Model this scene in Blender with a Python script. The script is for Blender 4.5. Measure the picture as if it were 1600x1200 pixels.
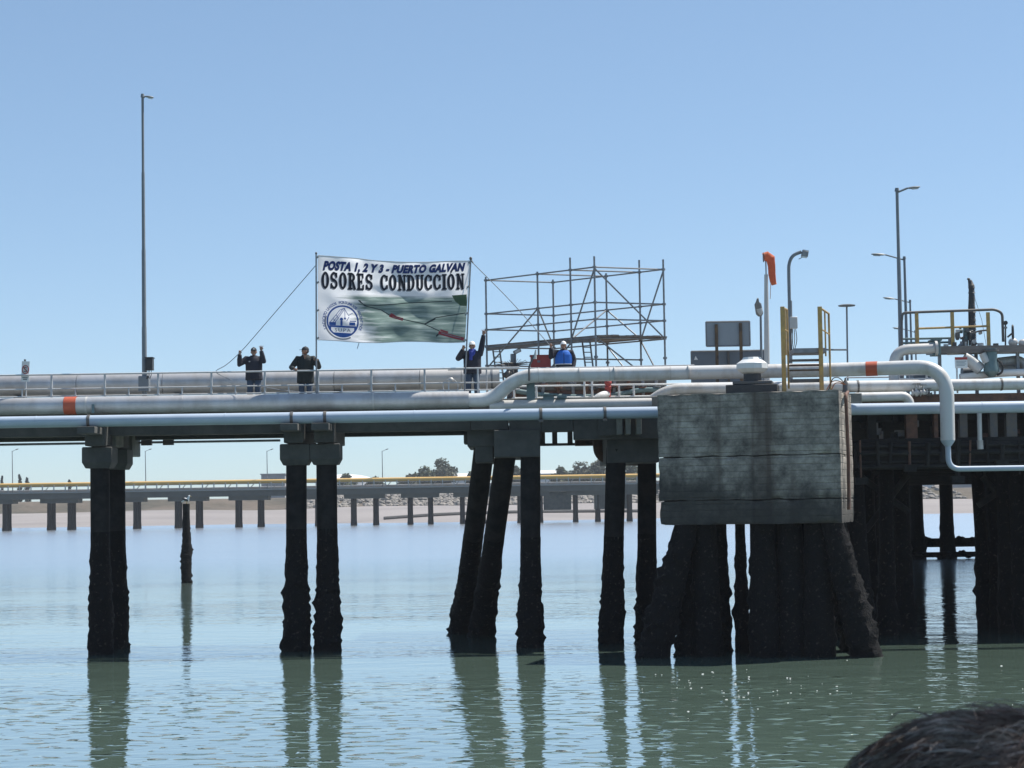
import bpy, bmesh, math, random
from mathutils import Vector, Matrix, noise

random.seed(7)
R = math.radians
C = bpy.context.scene
for o in list(bpy.data.objects):
    bpy.data.objects.remove(o)

# ------------------------------------------------------------------ camera, sky, sun, exposure
CAM_Z, FPX, PITCH, ROLL = 4.5, 3000.0, math.atan(188 / 3000.0), R(0.88)
FW = Vector((0, math.cos(PITCH), math.sin(PITCH)))
RT = Vector((1, 0, 0))
UP = Vector((0, -math.sin(PITCH), math.cos(PITCH)))
cam_d = bpy.data.cameras.new('camera')
cam = bpy.data.objects.new('camera', cam_d)
C.collection.objects.link(cam)
cx = RT * math.cos(ROLL) - UP * math.sin(ROLL)
cy = RT * math.sin(ROLL) + UP * math.cos(ROLL)
m = Matrix.Identity(4)
for i in range(3):
    m[i][0], m[i][1], m[i][2] = cx[i], cy[i], -FW[i]
m[2][3] = CAM_Z
cam.matrix_world = m
cam_d.sensor_width = 36
cam_d.lens = 36 * FPX / 1600
cam_d.clip_start, cam_d.clip_end = 0.1, 12000
cam_d.dof.use_dof = True
cam_d.dof.focus_distance = 62
cam_d.dof.aperture_fstop = 45
C.camera = cam

SUN_EL, SUN_AZ = R(60), R(66)          # azimuth from +Y (away from the camera) towards +X
w = bpy.data.worlds.new('World')
C.world = w
w.use_nodes = True
nt = w.node_tree
sky = nt.nodes.new('ShaderNodeTexSky')
sky.sky_type = 'NISHITA'
sky.sun_disc = False
sky.sun_elevation = SUN_EL
sky.sun_rotation = SUN_AZ
sky.altitude = 0
sky.air_density = 0.7
sky.dust_density = 0.3
sky.ozone_density = 6.0
# the phone's tone curve flattens the sky a little: one even curve over the whole dome
gam = nt.nodes.new('ShaderNodeGamma')
gam.inputs[1].default_value = 0.70
wb = nt.nodes.new('ShaderNodeMix')
wb.data_type, wb.blend_type = 'RGBA', 'MULTIPLY'
wb.inputs['Factor'].default_value = 1
wb.inputs[7].default_value = (1.0, 1.08, 1.085, 1)
nt.links.new(sky.outputs[0], gam.inputs[0])
nt.links.new(gam.outputs[0], wb.inputs[6])
nt.links.new(wb.outputs[2], nt.nodes['Background'].inputs[0])
nt.nodes['Background'].inputs[1].default_value = 0.15
sd = bpy.data.lights.new('sun', 'SUN')
sun = bpy.data.objects.new('sun', sd)
C.collection.objects.link(sun)
sd.energy = 4.6
sd.angle = R(0.55)
sd.color = (1.0, 0.95, 0.87)
S = Vector((math.sin(SUN_AZ) * math.cos(SUN_EL), math.cos(SUN_AZ) * math.cos(SUN_EL), math.sin(SUN_EL)))
sun.rotation_euler = S.to_track_quat('Z', 'Y').to_euler()
sun.location = (30, 40, 80)
C.view_settings.view_transform = 'Standard'
C.view_settings.look = 'None'
C.view_settings.exposure = 0.62
C.view_settings.gamma = 1
C.view_settings.use_curve_mapping = False
C.cycles.max_bounces = 8
C.cycles.use_denoising = True
C.cycles.sample_clamp_indirect = 6
C.cycles.caustics_reflective = False
C.cycles.caustics_refractive = False


# ------------------------------------------------------------------ measuring helpers
def ray(px, py):
    x, y = (px - 800) / FPX, (600 - py) / FPX
    a = x * math.cos(ROLL) + y * math.sin(ROLL)
    b = -x * math.sin(ROLL) + y * math.cos(ROLL)
    return RT * a + UP * b + FW


def P(px, py, Y):
    """Where a place measured in the photograph stands, at the distance Y."""
    d = ray(px, py)
    return Vector((0, 0, CAM_Z)) + d * (Y / d.y)


def PZ(px, py, z):
    d = ray(px, py)
    return Vector((0, 0, CAM_Z)) + d * ((z - CAM_Z) / d.z)


def V(*a):
    return Vector(a)


# ------------------------------------------------------------------ mesh builder
class MB:
    def __init__(s):
        s.v, s.f = [], []

    def add(s, vs, fs):
        n = len(s.v)
        s.v += [Vector(p) for p in vs]
        s.f += [tuple(i + n for i in f) for f in fs]
        return s

    def box(s, c, size, rz=0, M=None):
        hx, hy, hz = size[0] / 2, size[1] / 2, size[2] / 2
        M = M or Matrix.Rotation(rz, 3, 'Z')
        c = Vector(c)
        vs = [c + M @ Vector((x * hx, y * hy, z * hz)) for x in (-1, 1) for y in (-1, 1) for z in (-1, 1)]
        return s.add(vs, [(0, 1, 3, 2), (4, 6, 7, 5), (0, 4, 5, 1), (2, 3, 7, 6), (0, 2, 6, 4), (1, 5, 7, 3)])

    def span(s, lo, hi):
        lo, hi = Vector(lo), Vector(hi)
        return s.box((lo + hi) / 2, hi - lo)

    def tube(s, pts, r, n=10, caps=True, flat=1.0):
        pts = [Vector(p) for p in pts]
        rs = r if isinstance(r, (list, tuple)) else [r] * len(pts)
        t0 = (pts[1] - pts[0]).normalized()
        ref = Vector((0, 0, 1)) if abs(t0.z) < 0.9 else Vector((1, 0, 0))
        a = t0.cross(ref).normalized()
        vs = []
        for i, p in enumerate(pts):
            if i == 0:
                t = t0
            elif i == len(pts) - 1:
                t = (pts[i] - pts[i - 1]).normalized()
            else:
                t = ((pts[i + 1] - pts[i]).normalized() + (pts[i] - pts[i - 1]).normalized())
                t = t.normalized() if t.length > 1e-6 else t0
            a = (a - t * a.dot(t)).normalized()
            b = t.cross(a)
            for k in range(n):
                q = 2 * math.pi * k / n
                vs.append(p + (a * math.cos(q) + b * math.sin(q) * flat) * rs[i])
        fs = []
        for i in range(len(pts) - 1):
            for k in range(n):
                k2 = (k + 1) % n
                fs.append((i * n + k, i * n + k2, (i + 1) * n + k2, (i + 1) * n + k))
        if caps:
            fs.append(tuple(range(n))[::-1])
            fs.append(tuple((len(pts) - 1) * n + k for k in range(n)))
        return s.add(vs, fs)

    def ell(s, c, r, nu=14, nv=9, M=None, fn=None):
        c = Vector(c)
        M = M or Matrix.Identity(3)
        r = Vector(r) if not isinstance(r, (int, float)) else Vector((r, r, r))
        vs = []
        for j in range(1, nv):
            th = math.pi * j / nv
            for i in range(nu):
                ph = 2 * math.pi * i / nu
                d = Vector((math.sin(th) * math.cos(ph), math.sin(th) * math.sin(ph), math.cos(th)))
                k = fn(d) if fn else 1
                vs.append(c + M @ Vector((d.x * r.x * k, d.y * r.y * k, d.z * r.z * k)))
        top, bot = len(vs), len(vs) + 1
        vs += [c + M @ Vector((0, 0, r.z)), c + M @ Vector((0, 0, -r.z))]
        fs = []
        for j in range(nv - 2):
            for i in range(nu):
                i2 = (i + 1) % nu
                fs.append((j * nu + i, (j + 1) * nu + i, (j + 1) * nu + i2, j * nu + i2))
        for i in range(nu):
            i2 = (i + 1) % nu
            fs.append((top, i, i2))
            fs.append((bot, (nv - 2) * nu + i2, (nv - 2) * nu + i))
        return s.add(vs, fs)

    def loft(s, rings, caps=True):
        n = len(rings[0])
        vs = [p for r_ in rings for p in r_]
        fs = []
        for i in range(len(rings) - 1):
            for k in range(n):
                k2 = (k + 1) % n
                fs.append((i * n + k, i * n + k2, (i + 1) * n + k2, (i + 1) * n + k))
        if caps:
            fs.append(tuple(range(n))[::-1])
            fs.append(tuple((len(rings) - 1) * n + k for k in range(n)))
        return s.add(vs, fs)

    def disc(s, c, nrm, r, t=0.02, n=20):
        nrm = Vector(nrm).normalized()
        return s.tube([Vector(c) - nrm * t / 2, Vector(c) + nrm * t / 2], r, n)

    def prism(s, poly, off):
        """A flat polygon (list of points) pushed along off into a solid."""
        n = len(poly)
        off = Vector(off)
        vs = [Vector(p) for p in poly] + [Vector(p) + off for p in poly]
        fs = [tuple(range(n))[::-1], tuple(range(n, 2 * n))]
        for k in range(n):
            k2 = (k + 1) % n
            fs.append((k, k2, n + k2, n + k))
        return s.add(vs, fs)

    def mesh(s, name, origin=(0, 0, 0), smooth=True, angle=38):
        o = Vector(origin)
        me = bpy.data.meshes.new(name)
        me.from_pydata([p - o for p in s.v], [], s.f)
        me.validate()
        if smooth:
            me.polygons.foreach_set('use_smooth', [True] * len(me.polygons))
            me.set_sharp_from_angle(angle=R(angle))
        me.update()
        return me

    def build(s, name, mt, parent=None, smooth=True, bevel=0, angle=38):
        bm = bmesh.new()
        me0 = s.mesh(name, wloc(parent), False)
        bm.from_mesh(me0)
        bmesh.ops.recalc_face_normals(bm, faces=bm.faces)
        bm.to_mesh(me0)
        bm.free()
        if smooth:
            me0.polygons.foreach_set('use_smooth', [True] * len(me0.polygons))
            me0.set_sharp_from_angle(angle=R(angle))
        o = link(name, me0, mt, parent)
        if bevel:
            b = o.modifiers.new('bevel', 'BEVEL')
            b.width = bevel
            b.segments = 2
            b.limit_method = 'ANGLE'
        return o


def wloc(o):
    p = Vector((0, 0, 0))
    while o is not None:
        p += o.location
        o = o.parent
    return p


def link(name, me, mt=None, parent=None):
    o = bpy.data.objects.new(name, me)
    C.collection.objects.link(o)
    if mt is not None and not me.materials:
        for q in (mt if isinstance(mt, (list, tuple)) else [mt]):
            me.materials.append(q)
    if parent is not None:
        o.parent = parent
    return o


def tag(o, label=None, cat=None, group=None, kind=None):
    if label: o['label'] = label
    if cat: o['category'] = cat
    if group: o['group'] = group
    if kind: o['kind'] = kind
    return o


def thing(name, label, cat, loc=(0, 0, 0), group=None):
    o = bpy.data.objects.new(name, None)
    o.empty_display_size = 0.2
    C.collection.objects.link(o)
    o.location = loc
    return tag(o, label, cat, group)


def copy_tree(o, parent=None):
    c = o.copy()
    C.collection.objects.link(c)
    c.parent = parent
    for ch in list(o.children):
        copy_tree(ch, c)
    return c


def fillet(pts, r, n=8):
    pts = [Vector(p) for p in pts]
    out = [pts[0]]
    for i in range(1, len(pts) - 1):
        a, b, c = pts[i - 1], pts[i], pts[i + 1]
        d1, d2 = (a - b), (c - b)
        k = min(r, d1.length * 0.49, d2.length * 0.49)
        p0, p2 = b + d1.normalized() * k, b + d2.normalized() * k
        for j in range(n + 1):
            t = j / n
            # quadratic curve pulled outward a little so that it reads as an arc
            out.append(p0 * (1 - t) ** 2 + b * 2 * t * (1 - t) + p2 * t ** 2)
    out.append(pts[-1])
    return out


# ------------------------------------------------------------------ materials
def mat(name, base, rough=0.6, metal=0.0, var=None, vscale=3.0, vamt=0.5, bump=0.0, bscale=12.0, spec=0.5,
        stretch=(1, 1, 1), detail=6, trans=0.0, shift=0.0):
    mt = bpy.data.materials.new(name)
    mt.use_nodes = True
    t = mt.node_tree
    b = t.nodes['Principled BSDF']
    b.inputs['Base Color'].default_value = (*base, 1)
    b.inputs['Roughness'].default_value = rough
    b.inputs['Metallic'].default_value = metal
    b.inputs['Specular IOR Level'].default_value = spec
    tc = t.nodes.new('ShaderNodeTexCoord')
    mp = t.nodes.new('ShaderNodeMapping')
    mp.inputs['Scale'].default_value = stretch
    t.links.new(tc.outputs['Object'], mp.inputs[0])
    if var:
        n = t.nodes.new('ShaderNodeTexNoise')
        n.inputs['Scale'].default_value = vscale
        n.inputs['Detail'].default_value = detail
        n.inputs['Roughness'].default_value = 0.62
        t.links.new(mp.outputs[0], n.inputs['Vector'])
        cr = t.nodes.new('ShaderNodeValToRGB')
        cr.color_ramp.elements[0].position = 0.5 - vamt / 4 + shift
        cr.color_ramp.elements[1].position = min(1, 0.5 + vamt / 4 + shift)
        cr.color_ramp.elements[0].color = (*base, 1)
        cr.color_ramp.elements[1].color = (*var, 1)
        t.links.new(n.outputs['Fac'], cr.inputs[0])
        t.links.new(cr.outputs[0], b.inputs['Base Color'])
        mr = t.nodes.new('ShaderNodeMapRange')
        mr.inputs['To Min'].default_value = max(0.02, rough - 0.12)
        mr.inputs['To Max'].default_value = min(1, rough + 0.12)
        t.links.new(n.outputs['Fac'], mr.inputs['Value'])
        t.links.new(mr.outputs[0], b.inputs['Roughness'])
    if bump:
        n2 = t.nodes.new('ShaderNodeTexNoise')
        n2.inputs['Scale'].default_value = bscale
        n2.inputs['Detail'].default_value = 5
        t.links.new(mp.outputs[0], n2.inputs['Vector'])
        bp = t.nodes.new('ShaderNodeBump')
        bp.inputs['Strength'].default_value = 1
        bp.inputs['Distance'].default_value = bump
        t.links.new(n2.outputs['Fac'], bp.inputs['Height'])
        t.links.new(bp.outputs[0], b.inputs['Normal'])
    if trans:
        tr = t.nodes.new('ShaderNodeBsdfTranslucent')
        mx = t.nodes.new('ShaderNodeMixShader')
        mx.inputs[0].default_value = trans
        src = b.inputs['Base Color'].links
        if src:
            t.links.new(src[0].from_socket, tr.inputs[0])
        else:
            tr.inputs[0].default_value = (*base, 1)
        t.links.new(b.outputs[0], mx.inputs[1])
        t.links.new(tr.outputs[0], mx.inputs[2])
        t.links.new(mx.outputs[0], t.nodes['Material Output'].inputs[0])
    return mt


M = {}
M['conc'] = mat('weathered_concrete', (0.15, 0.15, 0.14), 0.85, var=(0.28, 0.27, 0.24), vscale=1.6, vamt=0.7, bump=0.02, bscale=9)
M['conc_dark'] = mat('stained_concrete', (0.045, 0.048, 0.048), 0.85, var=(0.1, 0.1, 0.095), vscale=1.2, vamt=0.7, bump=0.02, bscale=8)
M['pile'] = mat('pile_concrete', (0.012, 0.0125, 0.014), 0.85, var=(0.03, 0.029, 0.029), vscale=2.2, vamt=0.6, spec=0.12, bump=0.02, bscale=10)
M['pier_dark'] = mat('dark_pier_concrete', (0.018, 0.019, 0.021), 0.85, var=(0.05, 0.048, 0.046), vscale=1.5, vamt=0.7, spec=0.12, bump=0.02, bscale=8)  # base colour darkened until the pier reads nearly black
M['wet_conc'] = mat('tide_stained_concrete', (0.028, 0.029, 0.03), 0.75, var=(0.085, 0.082, 0.078), vscale=1.6, vamt=0.8, bump=0.03, bscale=6, stretch=(1, 1, 2.2))
M['foul'] = mat('mussel_crust', (0.009, 0.009, 0.01), 0.85, var=(0.13, 0.112, 0.095), vscale=9, vamt=0.7, spec=0.12, bump=0.05, bscale=16, shift=.25)
M['white_pipe'] = mat('white_pipe_paint', (0.6, 0.6, 0.59), 0.45, var=(0.4, 0.36, 0.31), vscale=2.2, vamt=0.6, shift=.13, stretch=(1, 1, .5), bump=0.002, bscale=20)
M['blue_pipe'] = mat('pale_blue_pipe_paint', (0.46, 0.54, 0.64), 0.42, var=(0.38, 0.45, 0.54), vscale=1.2, vamt=0.9)
M['clad'] = mat('aluminium_cladding', (0.5, 0.505, 0.515), 0.5, 0.55, var=(0.33, 0.315, 0.3), vscale=1.3, vamt=0.7, shift=.07, stretch=(1, 1, .6), bump=0.006, bscale=5)
M['clad_w'] = mat('pale_cladding', (0.58, 0.57, 0.55), 0.45, 0.1, var=(0.45, 0.43, 0.41), vscale=1.4, vamt=0.9)
M['rail'] = mat('pale_rail_paint', (0.55, 0.57, 0.58), 0.45, var=(0.45, 0.45, 0.45), vscale=4, vamt=0.8)
M['steel'] = mat('galvanised_steel', (0.26, 0.27, 0.29), 0.5, 0.5, var=(0.18, 0.19, 0.2), vscale=6, vamt=0.8)
M['steel_d'] = mat('dark_steel', (0.09, 0.095, 0.105), 0.55, 0.2, var=(0.14, 0.12, 0.1), vscale=6, vamt=0.6)
M['pole'] = mat('grey_pole_paint', (0.16, 0.18, 0.2), 0.5, 0.1, var=(0.2, 0.22, 0.24), vscale=5, vamt=0.8)
M['teal'] = mat('green_grey_steel', (0.13, 0.2, 0.21), 0.5, var=(0.1, 0.15, 0.16), vscale=5, vamt=0.7)
M['yellow'] = mat('worn_yellow_paint', (0.56, 0.35, 0.1), 0.55, var=(0.36, 0.24, 0.11), vscale=6, vamt=0.6)
M['rust'] = mat('rusty_steel', (0.18, 0.09, 0.06), 0.8, var=(0.1, 0.06, 0.05), vscale=5, vamt=0.6, bump=0.01)
M['red'] = mat('dull_red_paint', (0.42, 0.06, 0.05), 0.5, var=(0.34, 0.05, 0.045), vscale=3, vamt=0.7)
M['orange'] = mat('orange_band_paint', (0.5, 0.1, 0.045), 0.55, var=(0.42, 0.085, 0.04), vscale=4, vamt=0.8)
M['black'] = mat('black_plastic', (0.02, 0.021, 0.024), 0.5, var=(0.035, 0.035, 0.035), vscale=8)
M['board_back'] = mat('sign_back_sheet', (0.29, 0.33, 0.36), 0.55, 0.1, var=(0.25, 0.28, 0.31), vscale=2, vamt=0.9)
M['board_dark'] = mat('dark_board_sheet', (0.16, 0.19, 0.225), 0.6, 0.0, var=(0.135, 0.16, 0.195), vscale=2, vamt=0.9)
M['wood_post'] = mat('brown_post', (0.16, 0.1, 0.05), 0.7, var=(0.06, 0.045, 0.035), vscale=4, vamt=0.5)
M['plank'] = mat('scaffold_plank', (0.25, 0.22, 0.2), 0.75, var=(0.17, 0.14, 0.125), vscale=2, vamt=0.7, stretch=(1, 4, 4))
M['white'] = mat('white_paint', (0.78, 0.78, 0.76), 0.5, var=(0.7, 0.7, 0.68), vscale=4, vamt=0.9)
M['sock'] = mat('windsock_cloth', (0.78, 0.24, 0.11), 0.8, var=(0.66, 0.17, 0.09), vscale=4, vamt=0.8, bump=0.02, bscale=8, trans=0.35)
M['sock_w'] = mat('windsock_pale_cloth', (0.8, 0.5, 0.45), 0.8, trans=0.35)
M['glass'] = mat('lamp_lens', (0.5, 0.5, 0.48), 0.15, spec=0.8)
M['rope'] = mat('pale_rope', (0.3, 0.31, 0.33), 0.9)
M['cable'] = mat('black_cable', (0.02, 0.02, 0.022), 0.6)
M['cable_o'] = mat('orange_cable', (0.4, 0.15, 0.07), 0.6)
M['skin'] = mat('skin', (0.36, 0.2, 0.14), 0.55, var=(0.3, 0.16, 0.11), vscale=9, vamt=0.8)
M['navy'] = mat('navy_jacket_cloth', (0.016, 0.018, 0.03), 0.85, var=(0.024, 0.026, 0.04), vscale=6, vamt=0.8, bump=0.008, bscale=14)
M['green_black'] = mat('black_green_jacket_cloth', (0.014, 0.019, 0.02), 0.85, var=(0.02, 0.026, 0.028), vscale=6, vamt=0.8, bump=0.008, bscale=14)
M['vest'] = mat('bright_blue_vest_cloth', (0.03, 0.2, 0.75), 0.75, var=(0.03, 0.17, 0.62), vscale=7, vamt=0.8, bump=0.006, bscale=14, trans=0.2)
M['scarf'] = mat('blue_scarf_cloth', (0.03, 0.05, 0.3), 0.85, var=(0.05, 0.08, 0.36), vscale=9, vamt=0.8, bump=0.006, bscale=20)
M['jeans'] = mat('denim', (0.045, 0.07, 0.115), 0.85, var=(0.06, 0.09, 0.14), vscale=8, vamt=0.8, bump=0.006, bscale=16)
M['shoe'] = mat('shoe_leather', (0.03, 0.028, 0.026), 0.6)
M['cap_d'] = mat('dark_cap_cloth', (0.02, 0.023, 0.03), 0.8)
M['cap_w'] = mat('white_cap_cloth', (0.75, 0.75, 0.75), 0.7)
M['hair'] = mat('dark_hair', (0.03, 0.022, 0.021), 0.36, spec=0.75, var=(0.065, 0.044, 0.038), vscale=30, vamt=0.6)
M['hair_g'] = mat('grey_highlight_hair', (0.2, 0.18, 0.175), 0.3, spec=0.8, var=(0.34, 0.31, 0.3), vscale=30, vamt=0.6)  # paler strands: wet highlights put into the hair colour, besides some grey
M['eye'] = mat('eye', (0.02, 0.015, 0.012), 0.2)
M['gull_w'] = mat('white_plumage', (0.75, 0.75, 0.74), 0.8)
M['gull_d'] = mat('slate_plumage', (0.06, 0.065, 0.075), 0.8)
M['beak'] = mat('yellow_beak', (0.6, 0.4, 0.05), 0.5)
M['bark'] = mat('bark', (0.09, 0.07, 0.055), 0.9, var=(0.14, 0.11, 0.09), vscale=3)
M['leaf'] = mat('olive_foliage', (0.06, 0.078, 0.04), 0.75, var=(0.115, 0.13, 0.075), vscale=0.35, vamt=0.9, trans=0.2)
M['leaf2'] = mat('grey_green_foliage', (0.075, 0.085, 0.055), 0.75, var=(0.12, 0.125, 0.085), vscale=0.35, vamt=0.9, trans=0.2)
M['leaf3'] = mat('dark_needles', (0.03, 0.042, 0.03), 0.8, var=(0.05, 0.062, 0.045), vscale=0.5, vamt=0.9)
M['rock'] = mat('riprap_stone', (0.15, 0.14, 0.125), 0.9, var=(0.3, 0.27, 0.24), vscale=0.6, vamt=0.6, bump=0.1, bscale=2)
M['far_conc'] = mat('far_concrete', (0.07, 0.075, 0.08), 0.85, var=(0.12, 0.12, 0.12), vscale=0.3, vamt=0.8)
M['far_rail'] = mat('far_rail_paint', (0.42, 0.42, 0.41), 0.7)
M['far_yellow'] = mat('yellow_pipe_paint', (0.66, 0.4, 0.11), 0.6, var=(0.58, 0.36, 0.12), vscale=0.3, vamt=0.8)
M['shed_white'] = mat('white_metal_cladding', (0.75, 0.75, 0.74), 0.6, var=(0.66, 0.67, 0.68), vscale=0.2, vamt=0.8)
M['shed_grey'] = mat('grey_render', (0.36, 0.37, 0.38), 0.8, var=(0.3, 0.31, 0.32), vscale=0.4, vamt=0.8)
M['foam'] = mat('foam_fleck', (0.8, 0.82, 0.8), 0.7)


def nodes(mt):
    t = mt.node_tree
    return t, t.nodes['Principled BSDF'], (lambda k: t.nodes.new(k)), t.links.new


# mud and bank: colour by patches, wet darker rim is part of the ground itself
M['mud'] = mat('tidal_mud', (0.2, 0.18, 0.172), 0.8, var=(0.27, 0.245, 0.235), vscale=0.05, vamt=0.7, stretch=(0.35, 1, 1), bump=0.25, bscale=0.5)
M['scrub'] = mat('dry_scrub_ground', (0.115, 0.09, 0.066), 0.95, var=(0.055, 0.05, 0.034), vscale=0.06, vamt=0.5, bump=0.4, bscale=0.4)

# board-marked concrete for the dolphin block
bm_ = mat('board_marked_concrete', (0.2, 0.21, 0.2), 0.88)
t, b, N, L = nodes(bm_)
tc = N('ShaderNodeTexCoord')
sep = N('ShaderNodeSeparateXYZ')
L(tc.outputs['Object'], sep.inputs[0])
wob = N('ShaderNodeTexNoise'); wob.inputs['Scale'].default_value = 1.2; wob.inputs['Detail'].default_value = 4
L(tc.outputs['Object'], wob.inputs['Vector'])


def math_n(op, a, b_=None, c=None):
    n = N('ShaderNodeMath'); n.operation = op
    for i, q in enumerate((a, b_, c)):
        if q is None: continue
        if isinstance(q, (int, float)): n.inputs[i].default_value = q
        else: L(q, n.inputs[i])
    return n.outputs[0]


zz = math_n('MULTIPLY_ADD', wob.outputs['Fac'], 0.05, sep.outputs['Z'])
bz = math_n('MULTIPLY', zz, 5.4)
fr = math_n('FRACT', bz)
fl = math_n('FLOOR', bz)
wn = N('ShaderNodeTexWhiteNoise'); wn.noise_dimensions = '1D'
L(fl, wn.inputs['W'])
groove = math_n('SMOOTH_MIN', math_n('MULTIPLY', math_n('MINIMUM', fr, math_n('SUBTRACT', 1, fr)), 9), 1, 0.2)
big = N('ShaderNodeTexNoise'); big.inputs['Scale'].default_value = 1.7; big.inputs['Detail'].default_value = 12; big.inputs['Roughness'].default_value = 0.74
L(tc.outputs['Object'], big.inputs['Vector'])
strk = N('ShaderNodeTexNoise'); strk.inputs['Scale'].default_value = 1.0; strk.inputs['Detail'].default_value = 6
mp = N('ShaderNodeMapping'); mp.inputs['Scale'].default_value = (2.6, 2.6, 0.16)
L(tc.outputs['Object'], mp.inputs[0]); L(mp.outputs[0], strk.inputs['Vector'])
cr = N('ShaderNodeValToRGB')
e = cr.color_ramp.elements
e[0].position, e[0].color = 0.34, (0.06, 0.056, 0.052, 1)
e[1].position, e[1].color = 0.72, (0.52, 0.47, 0.41, 1)
k = e.new(0.5); k.color = (0.235, 0.212, 0.184, 1)
mixv = math_n('MULTIPLY_ADD', wn.outputs['Value'], 0.045, math_n('MULTIPLY_ADD', groove, 0.03, math_n('SUBTRACT', big.outputs['Fac'], 0.045)))
L(mixv, cr.inputs[0])
rustr = N('ShaderNodeValToRGB')
rustr.color_ramp.elements[0].position, rustr.color_ramp.elements[0].color = 0.56, (0, 0, 0, 1)
rustr.color_ramp.elements[1].position, rustr.color_ramp.elements[1].color = 0.72, (1, 1, 1, 1)
L(strk.outputs['Fac'], rustr.inputs[0])
mx = N('ShaderNodeMix'); mx.data_type = 'RGBA'
# the broad rust run down the middle of the front face
dxr = math_n('DIVIDE', math_n('ADD', sep.outputs['X'], 0.02), 0.34)
run = math_n('MULTIPLY', math_n('POWER', 2.718, math_n('MULTIPLY', math_n('MULTIPLY', dxr, dxr), -1)), math_n('MULTIPLY_ADD', strk.outputs['Fac'], .9, .1))
L(math_n('MINIMUM', math_n('MULTIPLY_ADD', rustr.outputs[0], 0.7, math_n('MULTIPLY', run, 1.1)), .85), mx.inputs['Factor'])
L(cr.outputs[0], mx.inputs[6]); mx.inputs[7].default_value = (0.075, 0.055, 0.045, 1)
tn = N('ShaderNodeTexNoise'); tn.inputs['Scale'].default_value = .9; tn.inputs['Detail'].default_value = 7; tn.inputs['Roughness'].default_value = .65
mpt = N('ShaderNodeMapping'); mpt.inputs['Scale'].default_value = (1, 1, .7)
L(tc.outputs['Object'], mpt.inputs[0]); L(mpt.outputs[0], tn.inputs['Vector'])
tide = N('ShaderNodeMapRange'); tide.interpolation_type = 'SMOOTHSTEP'
tide.inputs['From Min'].default_value = 6.15; tide.inputs['From Max'].default_value = 5.0
# tide and weed stain: ragged, and reaching higher at the left corner
L(math_n('MULTIPLY_ADD', tn.outputs['Fac'], -3.2, math_n('MULTIPLY_ADD', sep.outputs['X'], .12, math_n('ADD', sep.outputs['Z'], 2.2))), tide.inputs['Value'])
mx2 = N('ShaderNodeMix'); mx2.data_type = 'RGBA'
L(math_n('MULTIPLY', tide.outputs[0], .86), mx2.inputs['Factor'])
L(mx.outputs[2], mx2.inputs[6]); mx2.inputs[7].default_value = (0.022, 0.022, 0.022, 1)
L(mx2.outputs[2], b.inputs['Base Color'])
bp = N('ShaderNodeBump'); bp.inputs['Distance'].default_value = 0.02
fine = N('ShaderNodeTexNoise'); fine.inputs['Scale'].default_value = 14; fine.inputs['Detail'].default_value = 5
L(tc.outputs['Object'], fine.inputs['Vector'])
gm = N('ShaderNodeTexNoise'); gm.inputs['Scale'].default_value = 1.7; gm.inputs['Detail'].default_value = 3
L(tc.outputs['Object'], gm.inputs['Vector'])
gk = N('ShaderNodeMapRange'); gk.inputs['From Min'].default_value = .4; gk.inputs['From Max'].default_value = .62; gk.inputs['To Max'].default_value = 1
L(gm.outputs['Fac'], gk.inputs['Value'])
L(math_n('MULTIPLY_ADD', fine.outputs['Fac'], 0.7, math_n('MULTIPLY_ADD', math_n('SUBTRACT', groove, 1), gk.outputs[0], wn.outputs['Value'])), bp.inputs['Height'])
L(bp.outputs[0], b.inputs['Normal'])
M['board'] = bm_

# turbid green estuary water with wind ripples
wm = mat('estuary_water', (0.05, 0.085, 0.055), 0.06, spec=0.5)
t, b, N, L = nodes(wm)
b.inputs['IOR'].default_value = 1.33
tc = N('ShaderNodeTexCoord')
hs = []
for sc, st, amt in ((0.9, (0.75, 1, 1), 1.0), (3.2, (0.7, 1, 1), 0.42), (0.16, (0.6, 1, 1), 2.2)):
    mp = N('ShaderNodeMapping'); mp.inputs['Scale'].default_value = st
    mp.inputs['Rotation'].default_value = (0, 0, 0.2 * sc)
    n = N('ShaderNodeTexNoise'); n.inputs['Scale'].default_value = sc; n.inputs['Detail'].default_value = 2.0
    L(tc.outputs['Object'], mp.inputs[0]); L(mp.outputs[0], n.inputs['Vector'])
    hs.append(math_n('MULTIPLY', n.outputs['Fac'], amt))
h = math_n('ADD', math_n('ADD', hs[0], hs[1]), hs[2])
# short steep wavelets here and there, each a small crest
mpc = N('ShaderNodeMapping'); mpc.inputs['Scale'].default_value = (1.0, 1.5, 1); mpc.inputs['Rotation'].default_value = (0, 0, .12)
cn = N('ShaderNodeTexNoise'); cn.inputs['Scale'].default_value = 1.9; cn.inputs['Detail'].default_value = 1.0
L(tc.outputs['Object'], mpc.inputs[0]); L(mpc.outputs[0], cn.inputs['Vector'])
crest = N('ShaderNodeMapRange'); crest.interpolation_type = 'SMOOTHSTEP'
crest.inputs['From Min'].default_value = .57; crest.inputs['From Max'].default_value = .8
L(cn.outputs['Fac'], crest.inputs['Value'])
near_w = N('ShaderNodeTexNoise'); near_w.inputs['Scale'].default_value = .09; near_w.inputs['Detail'].default_value = 2
L(tc.outputs['Object'], near_w.inputs['Vector'])
sepn = N('ShaderNodeSeparateXYZ'); L(tc.outputs['Object'], sepn.inputs[0])
gate = N('ShaderNodeMapRange'); gate.inputs['From Min'].default_value = 53; gate.inputs['From Max'].default_value = 40   # crests kept to the nearest water, fading out towards the jetty
L(math_n('MULTIPLY_ADD', near_w.outputs['Fac'], -10, math_n('ADD', sepn.outputs['Y'], 5)), gate.inputs['Value'])
h = math_n('MULTIPLY_ADD', math_n('MULTIPLY', crest.outputs[0], gate.outputs[0]), 2.6, h)
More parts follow.
